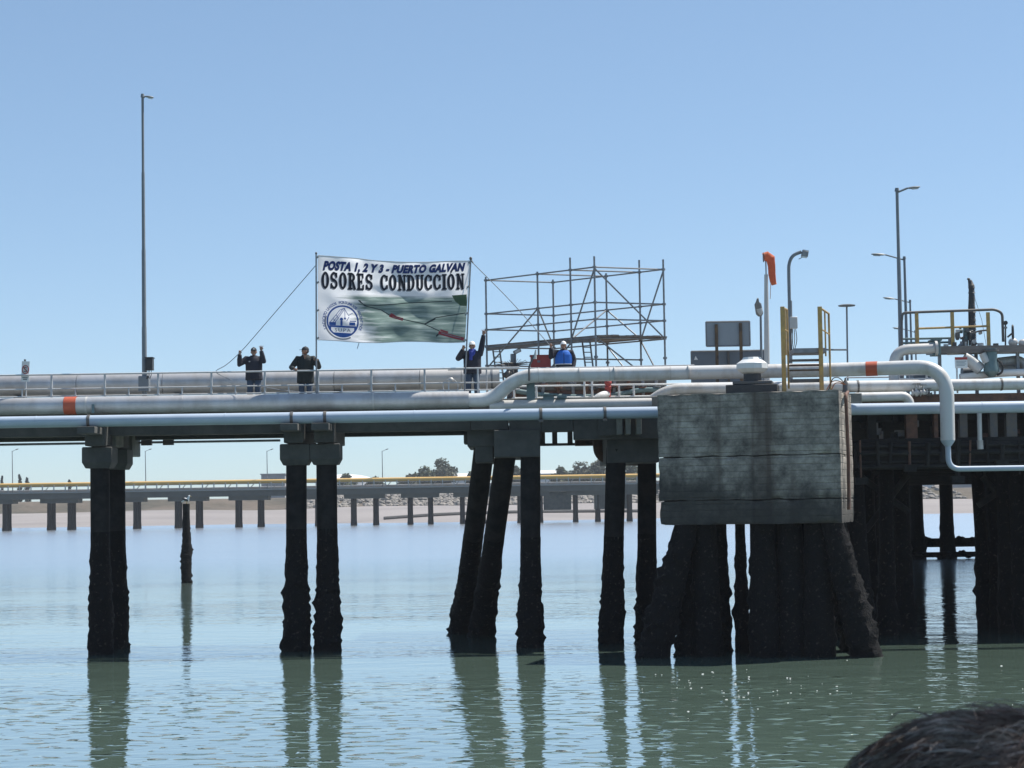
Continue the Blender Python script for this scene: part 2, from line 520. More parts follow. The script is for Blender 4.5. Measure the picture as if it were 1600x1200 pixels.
patch = N('ShaderNodeTexNoise'); patch.inputs['Scale'].default_value = 0.05; patch.inputs['Detail'].default_value = 3
mp = N('ShaderNodeMapping'); mp.inputs['Scale'].default_value = (0.5, 1.6, 1)
L(tc.outputs['Object'], mp.inputs[0]); L(mp.outputs[0], patch.inputs['Vector'])
pr = N('ShaderNodeMapRange')
pr.inputs['From Min'].default_value = 0.4; pr.inputs['From Max'].default_value = 0.62
pr.inputs['To Min'].default_value = 0.35; pr.inputs['To Max'].default_value = 1.0
L(patch.outputs['Fac'], pr.inputs['Value'])
sepw = N('ShaderNodeSeparateXYZ'); L(tc.outputs['Object'], sepw.inputs[0])
far_rough = N('ShaderNodeMapRange'); far_rough.inputs['From Min'].default_value = 66; far_rough.inputs['From Max'].default_value = 170
L(sepw.outputs['Y'], far_rough.inputs['Value'])          # rises with distance: roughness stands in for far ripples, mirroring more bright sky
bp = N('ShaderNodeBump'); bp.inputs['Distance'].default_value = 0.034
L(pr.outputs[0], bp.inputs['Strength'])
L(h, bp.inputs['Height'])
gl_ = N('ShaderNodeBsdfGlossy'); gl_.inputs['Color'].default_value = (.97, .98, 1, 1)
L(math_n('MULTIPLY_ADD', far_rough.outputs[0], .2, .03), gl_.inputs['Roughness'])
df_ = N('ShaderNodeBsdfDiffuse'); df_.inputs['Color'].default_value = (0.115, 0.172, 0.14, 1)
fr_ = N('ShaderNodeFresnel'); fr_.inputs['IOR'].default_value = 1.33
L(bp.outputs[0], gl_.inputs['Normal']); L(bp.outputs[0], fr_.inputs['Normal'])
mw = N('ShaderNodeMixShader')
L(math_n('POWER', fr_.outputs[0], .5), mw.inputs[0]); L(df_.outputs[0], mw.inputs[1]); L(gl_.outputs[0], mw.inputs[2])
L(mw.outputs[0], t.nodes['Material Output'].inputs[0])
t.nodes.remove(b)
M['water'] = wm

# ------------------------------------------------------------------ ground, water, shore
def sheet(name, xs, ys, zf, mt, label):
    vs, fs = [], []
    for y in ys:
        for x in xs:
            vs.append((x, y, zf(x, y)))
    n = len(xs)
    for j in range(len(ys) - 1):
        for i in range(n - 1):
            fs.append((j * n + i, j * n + i + 1, (j + 1) * n + i + 1, (j + 1) * n + i))
    me = bpy.data.meshes.new(name)
    me.from_pydata(vs, [], fs)
    me.polygons.foreach_set('use_smooth', [True] * len(fs))
    o = link(name, me, mt)
    return tag(o, label, None, None, 'structure')


sheet('water', [-3000, -400, -60, 60, 400, 3000], [-120, 0, 40, 90, 200, 400, 700], lambda x, y: 0.0, M['water'],
      'green estuary water rippling below the jetty')


def shoreline(x):
    return 548 - 34 * math.exp(-((x + 10) / 45) ** 2) + 10 * noise.noise(V(x * 0.02, 3.1, 0))


def shore_z(x, y):
    d = y - shoreline(x)
    n = noise.noise(V(x * 0.03, y * 0.05, 0)) * 0.35
    if d < 0:
        return max(-2.0, d * 0.05)
    z = min(d * 0.046, 4.3) + n * min(1, d / 40)
    top = 655 + 4 * noise.noise(V(x * 0.015, 9, 0))
    if y > top - 14:
        k = min(1, (y - top + 14) / 14)
        z = z * (1 - k) + (7.9 + n) * k
    return z


xs = [-3000, -1500, -700] + [-320 + 8 * i for i in range(101)] + [700, 1500, 3000]
ys = [480 + 6 * i for i in range(34)] + [690, 720, 800, 1200, 2500, 6000]
o = sheet('shore', xs, ys, shore_z, [M['mud'], M['scrub']], 'pale tidal mud rising to a scrubby bank across the water')
for p in o.data.polygons:
    c = p.center
    if c.y > 636 + 5 * noise.noise(V(c.x * 0.05, 0, 0)):
        p.material_index = 1

# riprap along the bank
mb = MB()
rng = random.Random(5)
for i in range(2400):
    x = rng.uniform(-75, 60) if i % 12 else rng.uniform(90, 150)
    y = rng.uniform(638, 660)
    s_ = rng.uniform(0.5, 1.5) * (1.3 if rng.random() < .15 else 1)
    z = shore_z(x, y) + s_ * 0.12
    Mx = Matrix.Rotation(rng.uniform(0, 6), 3, 'Z') @ Matrix.Rotation(rng.uniform(-.5, .5), 3, 'X')
    mb.ell((x, y, z), (s_, s_ * 0.8, s_ * 0.55), 6, 4, Mx, lambda d: 0.8 + 0.4 * rng.random())
o = mb.build('riprap_rocks', M['rock'], None, smooth=False)
tag(o, 'pale broken riprap stones along the far bank', None, None, 'stuff')

# a darker pipeline lying over the mud at the far shore
pts = [P(x, y, Y) + V(0, 0, 0.1) for x, y, Y in ((600, 814, 540), (680, 806, 545), (740, 801, 550), (800, 799, 555), (920, 795, 565), (1010, 792, 570))]
pts = [V(p.x, p.y, shore_z(p.x, p.y) + 0.35) for p in pts]
tag(MB().tube(pts, 0.55, 8).build('outfall_pipe', M['wet_conc']), 'dark outfall pipe lying across the pale mud bank', 'pipe')


# ------------------------------------------------------------------ far buildings, trees
def building(name, label, cat, x0, x1, ytop, Y, depth, mt, roof_h=0, windows=0):
    a, b_ = P(x0, ytop, Y), P(x1, ytop, Y)
    t_ = thing(name, label, cat, (a.x, Y, 8.0))
    MB().span((a.x, Y, 7.0), (b_.x, Y + depth, a.z - roof_h)).build('wall', mt, t_, smooth=False)
    mb = MB()
    if roof_h:
        zt, ze = a.z, a.z - roof_h
        mb.prism([V(a.x - .5, Y - .5, ze), V(b_.x + .5, Y - .5, ze), V(b_.x + .5, Y + depth / 2, zt), V(a.x - .5, Y + depth / 2, zt)], (0, 0, .25))
        mb.prism([V(a.x - .5, Y + depth / 2, zt), V(b_.x + .5, Y + depth / 2, zt), V(b_.x + .5, Y + depth + .5, ze), V(a.x - .5, Y + depth + .5, ze)], (0, 0, .25))
        mb.build('roof', M['shed_white'], t_, smooth=False)
    else:
        mb.span((a.x - .3, Y - .3, a.z), (b_.x + .3, Y + depth + .3, a.z + .4)).build('roof', mt, t_, smooth=False)
    for i in range(windows):
        x = a.x + (b_.x - a.x) * (0.45 + 0.5 * i / windows)
        MB().box((x, Y - .03, a.z - 2.2), (1.2, .12, 1.4)).build('window', M['black'], t_, smooth=False)
    return t_


building('control_building', 'small flat roofed grey building behind the far yellow pipe', 'building', 408, 445, 742, 700, 10, M['shed_grey'], 0, 3)
building('white_warehouse', 'white gabled warehouse roof right of the tallest far tree', 'warehouse', 699, 735, 740, 760, 30, M['shed_white'], 2)
building('grey_warehouse', 'long pale grey warehouse showing between the jetty piles', 'warehouse', 838, 880, 735, 760, 25, M['shed_white'], 1.5)
building('quay_shed', 'white shed seen through the gap under the jetty head', 'shed', 1420, 1470, 735, 760, 25, M['shed_white'], 1.5)
building('quay_building', 'grey building seen through the right gap under the jetty head', 'building', 1488, 1530, 736, 770, 20, M['shed_grey'], 0, 3)
a, b_ = P(488, 750, 740), P(580, 750, 740)
t_ = thing('storage_tank', 'low white domed storage tank behind the far jetty', 'tank', ((a.x + b_.x) / 2, 752, 8))
c0, r0 = V((a.x + b_.x) / 2, 752, 8), (b_.x - a.x) / 2
MB().tube([c0 - V(0, 0, 1), V(c0.x, c0.y, a.z - .5)], r0, 40).build('shell', M['shed_white'], t_)
MB().ell((c0.x, c0.y, a.z - .5), (r0, r0, 2.7), 40, 12).build('dome', M['shed_white'], t_)


def tree(name, label, px, ytop, wpx, Y, mt, seed, kind='round', base=None):
    rng = random.Random(seed)
    top = P(px, ytop, Y)
    zb = 7.6
    h = top.z - zb
    wd = wpx / FPX * Y * 1.22
    t_ = thing(name, label, 'tree', (top.x, Y, zb), 'trees beyond the far bank')
    mb = MB()
    lean = rng.uniform(-.6, .6)
    if kind == 'round':
        trunk_top = V(top.x + lean, Y, zb + h * .62)
        mb.tube([V(top.x, Y, zb - .5), V(top.x + lean * .4, Y, zb + h * .3), trunk_top], [h * .03, h * .022, h * .01], 7)
        for i in range(7):
            a = rng.uniform(0, 6.28)
            q = V(top.x + lean * .4, Y, zb + h * rng.uniform(.25, .5))
            e_ = q + V(math.cos(a) * wd * .36, math.sin(a) * wd * .3, h * rng.uniform(.15, .32))
            mb.tube([q, (q + e_) / 2 + V(0, 0, .3), e_], [h * .012, h * .009, h * .004], 5)
    else:
        mb.tube([V(top.x, Y, zb - .5), V(top.x, Y, zb + h * .9)], [h * .02, h * .004], 6)
    mb.build('trunk', M['bark'], t_)
    cl = MB()
    lobes = []
    if kind == 'round':
        for i in range(15):
            a = rng.uniform(0, 6.28)
            u = rng.uniform(.1, 1)
            lobes.append((V(top.x + lean * .5 + math.cos(a) * wd * .36 * u, Y + math.sin(a) * wd * .36 * u, zb + h * (.36 + .42 * rng.random() * (1.15 - u * .6))),
                          wd * rng.uniform(.17, .27), h * rng.uniform(.13, .21)))
        lobes.append((V(top.x, Y, zb + h * .84), wd * .2, h * .16))
        lobes.append((V(top.x, Y, zb + h * .3), wd * .36, h * .2))
    else:
        for i in range(12):
            k_ = i / 11
            lobes.append((V(top.x + rng.uniform(-.15, .15) * wd, Y, zb + h * (.1 + .84 * k_)), wd * .5 * (1 - .75 * k_), h * .08))
    per = 230 if wpx > 20 else 90
    for c, rx, rz in lobes:
        for i in range(per):
            d = V(rng.gauss(0, 1), rng.gauss(0, 1), rng.gauss(0, 1)).normalized() * rng.uniform(.45, 1.08)
            p = c + V(d.x * rx, d.y * rx, d.z * rz)
            s_ = rng.uniform(.3, .75) * (1 if kind == 'round' else .7)
            u = V(rng.gauss(0, 1), rng.gauss(0, 1), rng.gauss(0, .6)).normalized()
            v = u.cross(V(rng.gauss(0, 1), rng.gauss(0, 1), rng.gauss(0, 1))).normalized()
            cl.add([p - u * s_, p + v * s_ * .6, p + u * s_, p - v * s_ * .6], [(0, 1, 2, 3)])
    cl.build('crown', mt, t_, smooth=False)
    return t_


tree('gum_tree', 'tallest bushy grey green tree above the far yellow pipe', 690, 716, 46, 720, M['leaf2'], 1)
tree('gum_tree', 'lower spreading tree touching the left of the tallest far tree', 664, 728, 44, 716, M['leaf'], 2)
tree('gum_tree', 'small sloping scrub tree at the left end of the far tree clump', 642, 740, 34, 712, M['leaf2'], 3)
tree('gum_tree', 'little round tree between the white warehouse and the raking pile', 736, 736, 15, 712, M['leaf'], 4)
tree('gum_tree', 'small tree showing between the raking pile and upright pile', 806, 728, 26, 712, M['leaf2'], 5)
tree('gum_tree', 'dark bush beside the grey warehouse wall', 876, 728, 30, 716, M['leaf'], 6)
tree('gum_tree', 'broad grey green tree right of the grey warehouse', 908, 720, 52, 720, M['leaf2'], 7)
tree('gum_tree', 'feathery tree behind the rusty elbow pipe', 938, 718, 44, 724, M['leaf2'], 8)
tree('gum_tree', 'dark tree between the two upright piles left of the concrete block', 985, 722, 54, 720, M['leaf'], 9)
tree('bush_tree', 'low bushy tree just right of the white domed tank', 541, 740, 30, 705, M['leaf'], 10)
tree('bush_tree', 'low rounded bush left of the far lamp post', 586, 745, 30, 705, M['leaf'], 11)
tree('cypress_tree', 'taller of two thin dark cypresses at the far left', 31, 742, 8, 690, M['leaf3'], 12, 'thin')
tree('cypress_tree', 'shorter dark cypress beside the taller one at far left', 43, 747, 9, 690, M['leaf3'], 13, 'thin')
tree('cypress_tree', 'lone tiny dark conifer left of the paired near piles', 109, 750, 6, 690, M['leaf3'], 14, 'thin')
tree('cypress_tree', 'thin dark conifer at the left edge of the photo', 3, 744, 5, 690, M['leaf3'], 15, 'thin')


# ------------------------------------------------------------------ far jetty
FY = 462.0
xl, xr = P(-620, 770, FY).x, P(1230, 770, FY).x
t_ = thing('far_jetty', 'long dark far jetty on paired piles carrying a yellow pipe', 'jetty', (xl, FY, 0))
far = t_
MB().span((xl, FY, 7.45), (xr, FY + 7, 8.85)).build('deck', M['far_conc'], t_, smooth=False)
MB().span((xl, FY - .5, 8.85), (xr, FY - .1, 9.15)).build('kerb', M['steel'], t_, smooth=False)
me_p = MB().tube([V(0, 0, -1), V(0, 0, 1.5), V(0, 0, 6.5)], [.74, .58, .56], 10).mesh('pile')
me_p.materials.append(M['pile'])
me_c = MB().box((0, 0, 0), (6.6, 5, 1.0)).mesh('pile_cap', smooth=False)
me_c.materials.append(M['far_conc'])
pairs = [(-595, -563), (-497, -465), (-400, -368), (-302, -270), (-205, -173), (-110, -78), (-18, 5), (75, 107), (175, 210), (275, 308), (370, 405), (462, 495), (551, 586), (640, 672), (722, 755), (812, 845), (900, 935), (985, 1015), (1080, 1112)]
for a, b_ in pairs:
    for x in (a, b_):
        for dy in (1.5, 5.5):
            o = link('pile', me_p, None, t_)
            X = P(x, 800, FY).x
            o.location = V(X, FY + dy, 0) - t_.location
    o = link('pile_cap', me_c, None, t_)
    o.location = V((P(a, 800, FY).x + P(b_, 800, FY).x) / 2, FY + 3.2, 6.96) - t_.location
    o.scale = V((P(b_, 800, FY).x - P(a, 800, FY).x + 4.2) / 6.6, 1, 1)
me_post = MB().box((0, 0, .95), (.26, .2, 1.9)).mesh('railing_post', smooth=False)
me_post.materials.append(M['far_rail'])
me_br = MB().tube([V(0, 0, 0), V(1.5, 0, 1.8)], .1, 5).mesh('pipe_strut')
me_br.materials.append(M['far_rail'])
k = 0
x = xl + 1
while x < xr:
    o = link('railing_post', me_post, None, t_); o.location = V(x, FY + .3, 8.85) - t_.location
    if k % 2 == 0:
        o = link('pipe_strut', me_br, None, t_); o.location = V(x, FY + 1.2, 8.9) - t_.location
    x += 2.75; k += 1
for z in (9.6, 10.4):
    MB().tube([V(xl, FY + .3, z), V(xr, FY + .3, z)], .07, 6).build('handrail', M['steel'], t_)
for xa, xb, nm in ((850, 893, 'abutment_wall'), (930, 980, 'abutment_wall')):
    a, b_ = P(xa, 800, FY).x, P(xb, 800, FY).x
    MB().span((a, FY + 1, 3.0), (b_, FY + 6, 7.4)).build(nm, M['conc_dark'], t_, smooth=False)
o = MB().tube([V(xl, FY + 1.0, 10.9), V(xr, FY + 1.0, 10.9)], .52, 14).build('yellow_pipe', M['far_yellow'])
tag(o, 'long yellow pipe running along the top of the far jetty', 'pipe')
o = MB().tube([V(xl, FY + 2.6, 9.45), V(xr, FY + 2.6, 9.45)], .3, 10).build('grey_pipe', M['clad_w'])
tag(o, 'pale lower pipe behind the far jetty railing posts', 'pipe')


def lamp_post(label, base, top, arm, head, rb, rt, group=None, mt='pole', headw=.16, steps=0, cat='lamp post', tilt=0.0, name='street_lamp'):
    t_ = thing(name, label, cat, base, group)
    base, top = Vector(base), Vector(top)
    if steps:
        pts, rs = [], []
        for i in range(steps):
            a = base.lerp(top, i / steps); b_ = base.lerp(top, (i + 1) / steps)
            r_ = rb + (rt - rb) * i / max(1, steps - 1)
            if i: pts.append(a + (top - base).normalized() * .06); rs.append(r_)
            else: pts.append(a); rs.append(r_)
            pts.append(b_); rs.append(r_ * .93)
        MB().tube(pts, rs, 12).build('pole', M[mt], t_)
    else:
        MB().tube([base, top], [rb, rt], 10).build('pole', M[mt], t_)
    MB().tube([top - V(0, 0, .02), top + V(0, 0, .09)], [rt * 1.5, rt * 1.1], 10).build('pole_cap', M[mt], t_)
    arm, head = Vector(arm), Vector(head)
    MB().tube([top - V(0, 0, .06), arm], rt * .6, 8).build('arm', M[mt], t_)
    d = (head - arm)
    L_ = d.length
    X = d.normalized(); Yv = V(0, 1, 0); Zv = X.cross(Yv).normalized()
    if Zv.z < 0: Zv = -Zv
    sec = []
    for k_, wv, hv in ((0, .35, .4), (.15, .7, .8), (.5, 1, 1), (.85, .95, .7), (1, .6, .3)):
        c = arm + d * k_
        sec.append([c + Yv * (math.cos(q) * headw * wv) + Zv * (math.sin(q) * headw * .38 * hv) for q in [i * math.pi / 5 for i in range(10)]])
    hd = MB().loft(sec).build('lamp_head', M[mt], t_)
    c = arm + d * .6 - Zv * headw * .36
    MB().box(c, (L_ * .5, headw * 1.3, .03), M=Matrix((X, Yv, Zv)).transposed()).build('lens', M['glass'], hd, smooth=False)
    return t_


for x, lab in ((20, 'slim far lamp post above the two thin cypresses'), (228, 'slim far lamp post right of the paired near piles'),
               (418, 'slim far lamp post over the small grey building'), (598, 'slim far lamp post left of the far tree clump')):
    Y = FY + 2
    lamp_post(lab, V(P(x, 760, Y).x, Y, 8.85), P(x - 1, 705, Y), P(x + 4, 703, Y), P(x + 9, 701, Y), .13, .08, 'lamp posts along the far jetty', headw=.3)

# ------------------------------------------------------------------ piles
def pile_mesh(mb, top, bot, r, seed, foul_z=3.1, amt=.14, n=22, step=.1):
    top, bot = Vector(top), Vector(bot)
    axis = bot - top
    L_ = axis.length
    k = max(4, int(L_ / step))
    t = axis.normalized()
    a = t.cross(V(0, 1, 0)).normalized()
    b_ = t.cross(a)
    rings = []
    for i in range(k + 1):
        c = top + axis * i / k
        f = max(0, min(1, (foul_z - c.z) / 1.6))
        f2 = max(0, min(1, (foul_z - 1.4 - c.z) / 1.4))
        ring = []
        for j in range(n):
            q = 2 * math.pi * j / n
            d = a * math.cos(q) + b_ * math.sin(q)
            p = c + d * r
            nz = noise.noise(p * 1.7 + V(seed * 7.1, 0, 0)) + .7 * noise.noise(p * 4.5 + V(seed * 3.3, 5, 0)) + .45 * noise.noise(p * 9 + V(0, seed, 3))
            cl_ = max(0, noise.noise(p * 5.5 + V(seed, 9, 2)) - .12) * 2.1      # clumps of mussels standing out
            ring.append(c + d * (r + r * .02 * nz + f * (amt * .5 + f2 * amt * .6 + amt * .55 * max(-.6, nz) + amt * cl_)))
        rings.append(ring)
    mb.loft(rings)
    return mb


def pile(parent, top, bot, r, seed, foul_z=3.1, amt=.13, name='pile'):
    """Concrete shaft with the mussel crust of the tidal zone as a piece of its own."""
    top, bot = Vector(top), Vector(bot)
    kz = (foul_z - top.z) / (bot.z - top.z)
    kz = max(0.02, min(.98, kz))
    o = MB().tube([top, top.lerp(bot, .5), bot], r, 18).build(name, M['pile'], parent)
    pile_mesh(MB(), top.lerp(bot, max(0, kz - .06)), bot, r * 1.012, seed, foul_z, amt).build('mussel_crust', M['foul'], o)
    return o


def collar(parent, x, y, z0, z1, w, d):
    mb = MB()
    h = z1 - z0
    def ring(z, k):
        return [V(x - w / 2 * k, y - d / 2 * k, z), V(x + w / 2 * k, y - d / 2 * k, z), V(x + w / 2 * k, y + d / 2 * k, z), V(x - w / 2 * k, y + d / 2 * k, z)]
    mb.loft([ring(z0, .8), ring(z0 + h * .28, 1), ring(z1 - h * .06, 1), ring(z1, .96)])
    return mb.build('pile_collar', M['conc_dark'], parent, smooth=False, bevel=.02)


# ------------------------------------------------------------------ the near jetty (trestle)
XL = P(-950, 640, 61).x
XT = P(735, 640, 61).x
jetty = thing('jetty', 'near concrete jetty trestle on dark mussel covered piles', 'jetty', (P(480, 640, 61).x, 62, 0))
DZ = 7.85
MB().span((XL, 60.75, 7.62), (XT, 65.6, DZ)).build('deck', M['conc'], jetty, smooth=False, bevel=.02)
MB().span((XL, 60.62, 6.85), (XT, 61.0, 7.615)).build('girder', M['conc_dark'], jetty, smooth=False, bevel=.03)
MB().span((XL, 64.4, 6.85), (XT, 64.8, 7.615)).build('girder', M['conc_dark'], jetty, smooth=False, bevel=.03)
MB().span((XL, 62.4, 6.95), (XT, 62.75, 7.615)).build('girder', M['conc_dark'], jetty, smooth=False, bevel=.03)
ZC0, ZC1, ZP = 6.45, 6.83, 5.85      # cap underside / girder seat / collar underside
PY1, PY2 = 60.7, 63.15
bents = [[(-760, -760)], [(-455, -455)], [(-150, -150)], [(156, 158)], [(463, 462.5)], [(510, 513)]]
sd_ = 0
for bt in bents:
    for xt, xb in bt:
        top = P(xt, 700, PY1)
        bot = P(xb, 1016, PY1)
        hub = V(top.x, 0, 0)
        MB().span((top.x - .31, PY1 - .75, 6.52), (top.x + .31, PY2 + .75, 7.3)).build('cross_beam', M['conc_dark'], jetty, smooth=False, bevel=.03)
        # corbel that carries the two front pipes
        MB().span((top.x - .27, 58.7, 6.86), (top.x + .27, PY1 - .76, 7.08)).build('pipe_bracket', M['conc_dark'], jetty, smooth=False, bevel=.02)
        for yy in ((PY1, PY2) if xt < 300 else (PY1,)):
            sd_ += 1
            p = pile(jetty, (top.x, yy, 5.9), (bot.x, yy, -1.2), .3 if xt < 300 else .325, sd_, 3.4, .085 if xt < 300 else .1)
            collar(p, top.x, yy, 5.83, 6.50, .94, .94)
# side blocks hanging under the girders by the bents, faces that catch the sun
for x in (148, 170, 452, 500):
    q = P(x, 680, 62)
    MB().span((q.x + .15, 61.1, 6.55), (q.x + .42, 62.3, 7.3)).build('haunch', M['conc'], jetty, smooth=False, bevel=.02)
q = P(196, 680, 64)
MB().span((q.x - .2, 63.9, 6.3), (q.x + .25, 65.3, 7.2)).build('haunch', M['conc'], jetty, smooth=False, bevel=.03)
# thin service pipe below the back girder
MB().tube([V(XL, 65.0, 6.78), V(P(438, 690, 65).x, 65.0, 6.78)], .04, 8).build('service_pipe', M['steel'], jetty)
for x in (228, 262):
    q = P(x, 680, 65)
    MB().span((q.x - .15, 64.9, 6.68), (q.x + .2, 65.1, 6.86)).build('pipe_clip', M['steel_d'], jetty, smooth=False)

# --- raking bents and the wider platform between trestle and head
plat = thing('loading_platform', 'wider dark concrete platform on raking piles beside the concrete block', 'jetty', (P(880, 640, 61).x, 64, 0))
x0, x1 = XT + .01, P(1345, 640, 61).x
MB().span((x0, 60.75, 7.5), (x1, 71, DZ)).build('deck', M['conc'], plat, smooth=False, bevel=.02)
xa, xb = P(795, 640, 60.6).x, P(1325, 640, 60.6).x
for x0b, x1b, zb0 in ((xa, P(846, 690, 60.6).x - .005, 6.5), (P(846, 690, 60.6).x, P(896, 690, 60.6).x, P(870, 675, 60.6).z), (P(896, 690, 60.6).x + .005, xb, 6.5)):
    MB().span((x0b, 60.5, zb0), (x1b, 60.95, 7.49)).build('edge_beam', M['conc_dark'], plat, smooth=False, bevel=.03)
MB().span((xa, 66.5, 7.0), (xb, 67.0, 7.49)).build('edge_beam', M['conc_dark'], plat, smooth=False, bevel=.03)
MB().span((x0, 60.62, 6.85), (xa - .01, 61.0, 7.49)).build('edge_beam', M['conc_dark'], plat, smooth=False, bevel=.03)
q0, q1 = P(730, 675, 61), P(800, 697, 61)
MB().span((q0.x, 60.9, q1.z), (q1.x, 65, 7.0)).build('cross_beam', M['conc_dark'], plat, smooth=False, bevel=.03)
MB().span((q0.x - .12, 61.2, q1.z + .1), (q0.x - .005, 62.2, q1.z + .42)).build('cross_beam', M['conc_dark'], plat, smooth=False, bevel=.03)
q0, q1 = P(742, 695, 61), P(771, 722, 61)
MB().span((q0.x, 60.95, q1.z), (q1.x, 64.5, q0.z)).build('pile_head', M['conc_dark'], plat, smooth=False, bevel=.03)
q0, q1 = P(772, 688, 60.8), P(844, 714, 60.8)
MB().span((q0.x, 60.4, q1.z), (q1.x, 64.7, 6.84)).build('cross_beam', M['conc_dark'], plat, smooth=False, bevel=.03)
q0, q1 = P(948, 655, 60.8), P(1031, 722, 60.8)
MB().span((q0.x, 60.99, q1.z), (q1.x, 66.0, 7.2)).build('cross_beam', M['conc_dark'], plat, smooth=False, bevel=.03)
MB().span((q0.x - .3, 60.3, 6.6), (q0.x + .28, 60.49, 7.2)).build('pipe_bracket', M['conc_dark'], plat, smooth=False, bevel=.02)
for x in (963, 976, 993):
    q = P(x, 655, 60.2)
    MB().span((q.x, 59.75, 6.62), (q.x + .16, 60.49, 7.3)).build('rib', M['conc'], plat, smooth=False, bevel=.015)
# lattice of the walkway below the deck at the back
for x in (848, 867, 891):
    a = P(x, 675, 67.5)
    MB().span((a.x - .1, 67.4, P(x, 694, 67.5).z), (a.x + .08, 67.6, 7.5)).build('lattice_post', M['steel_d'], plat, smooth=False)
a, b_ = P(842, 693, 67.5), P(955, 696, 67.5)
MB().span((a.x, 67.4, a.z - .09), (b_.x, 67.6, a.z)).build('lattice_chord', M['steel_d'], plat, smooth=False)
a, b_ = P(898, 676, 66), P(960, 696, 66)
MB().span((a.x, 65.6, b_.z), (b_.x, 66.2, 7.1)).build('duct', M['rust'], plat, smooth=False, bevel=.03)
MB().tube(fillet([P(933, 680, 64), P(935, 716, 64), P(1020, 722, 64)], .8, 8), .16, 12).build('drain_elbow', M['rust'], plat)
for (a, b_, c, d, ya, yb, r) in ((757, 712, 722, 985, 62.5, 68.5, .36), (792, 712, 752, 991, 61.6, 66.5, .36), (829, 710, 829, 1006, 60.9, 60.9, .34),
                                (963, 715, 955, 1003, 61.3, 61.9, .34), (1011, 715, 1011, 1000, 63.5, 63.5, .33), (829, 710, 829, 1000, 65, 65, .3)):
    sd_ += 1
    tp = P(a, b_, ya)
    bt = P(c, d, yb)
    bt = tp + (bt - tp) * ((tp.z + 1.2) / (tp.z - bt.z))
    pile(plat, tp + V(0, 0, .3), bt, r - .02, sd_, 3.0, .09)

# ------------------------------------------------------------------ jetty head running away to the right
head = thing('loading_pier', 'dark jetty head on rows of piles running away on the right', 'jetty', (16, 100, 0))
K = (1470 - 800) / FPX


def cxl(Y): return K * Y


Y0, Y1 = 62.2, 146
poly = [V(cxl(Y0) - 3.6, Y0, 7.0), V(cxl(Y0) + 16, Y0, 7.0), V(cxl(Y1) + 16, Y1, 7.0), V(cxl(Y1) - 6.5, Y1, 7.0)]
MB().prism(poly, (0, 0, .83)).build('deck', M['pier_dark'], head, smooth=False)
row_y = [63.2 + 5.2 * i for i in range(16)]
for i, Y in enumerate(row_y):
    bx = MB().span((cxl(Y) - 6.6 if i else cxl(Y) - 3.4, Y - .5, 5.45), (cxl(Y) + 15, Y + .5, 6.4)).build('cross_beam', M['pier_dark'], head, smooth=False, bevel=.03)
    for dx in (-3.15, 3.15, 5.8, -5.8):
        if dx == -5.8 and Y < 70: continue
        sd_ += 1
        r = .52 if abs(dx) < 4 else .6
        p = MB()
        pile_mesh(p, (cxl(Y) + dx, Y, 5.5), (cxl(Y) + dx, Y, -1), r, sd_, 3.2, .14, n=12, step=.35)
        p.build('pile', M['foul'] if i > 2 else M['foul'], head)
    if i % 3 == 0:
        MB().span((cxl(Y) - 5.5, Y - .3, 6.41), (cxl(Y) - 4.9, Y + .3, 6.99)).build('stub_column', M['pier_dark'], head, smooth=False)
for x, w_ in ((1432, .62), (1479, .6)):
    sd_ += 1
    q = P(x, 800, 143)
    p = MB()
    pile_mesh(p, (q.x, 143, 6.6), (q.x, 143, -1), .5, sd_, 3.2, .12, n=12, step=.35)
    p.build('pile', M['foul'], head)
q0, q1 = P(1405, 843, 143), P(1535, 850, 143)
rng = random.Random(11)
mb = MB()
for i in range(26):
    x = q0.x + (q1.x - q0.x) * i / 25
    mb.ell((x, 143, 1.2 + rng.uniform(-.08, .08)), (.3, .4, .3 + rng.uniform(0, .1)), 7, 5)
mb.span((q0.x - .6, 142.8, .85), (q1.x + .6, 143.2, 1.5))
mb.span((q0.x - .6, 142.0, .12), (q1.x + .6, 142.4, .5))
for i in range(30):
    mb.ell((rng.uniform(q0.x, q1.x), 142.2, rng.uniform(.1, .45)), (rng.uniform(.15, .35), .4, rng.uniform(.1, .22)), 7, 5)
mb.build('low_brace', M['foul'], head)
MB().span((cxl(143) - 6, 142.6, 6.1), (cxl(143) + 15, 143.4, 6.99)).build('cross_beam', M['pier_dark'], head, smooth=False)
# front face of the head below the pipes
q0, q1 = P(1338, 690, 61.6), P(1760, 738, 61.6)
MB().span((q0.x, 61.6, 5.5), (q1.x, 62.15, 6.3)).build('front_beam', M['pier_dark'], head, smooth=False, bevel=.03)
MB().span((q0.x + .2, 61.75, 6.31), (q1.x, 62.1, 6.42)).build('walkway_edge', M['pier_dark'], head, smooth=False)
for x, w_, mtn in ((1362, 14, 'pier_dark'), (1424, 18, 'rust'), (1462, 6, 'rust'), (1505, 12, 'steel_d'), (1552, 12, 'steel_d'), (1580, 17, 'steel_d'), (1612, 20, 'pier_dark')):
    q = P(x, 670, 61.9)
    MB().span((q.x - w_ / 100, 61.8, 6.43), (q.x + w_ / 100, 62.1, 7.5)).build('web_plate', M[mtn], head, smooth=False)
MB().span((P(1335, 640, 61.6).x, 61.5, 7.3), (P(1760, 640, 61.6).x, 62.15, 7.82)).build('edge_beam', M['rust'], head, smooth=False)
MB().tube([P(1530, 640, 61.3), P(1531, 690, 61.3)], .075, 10).build('drain_pipe', M['white_pipe'], head)
MB().tube([P(1531, 688, 61.3), P(1532, 702, 61.3)], .1, 10).build('pipe_boot', M['clad_w'], head)

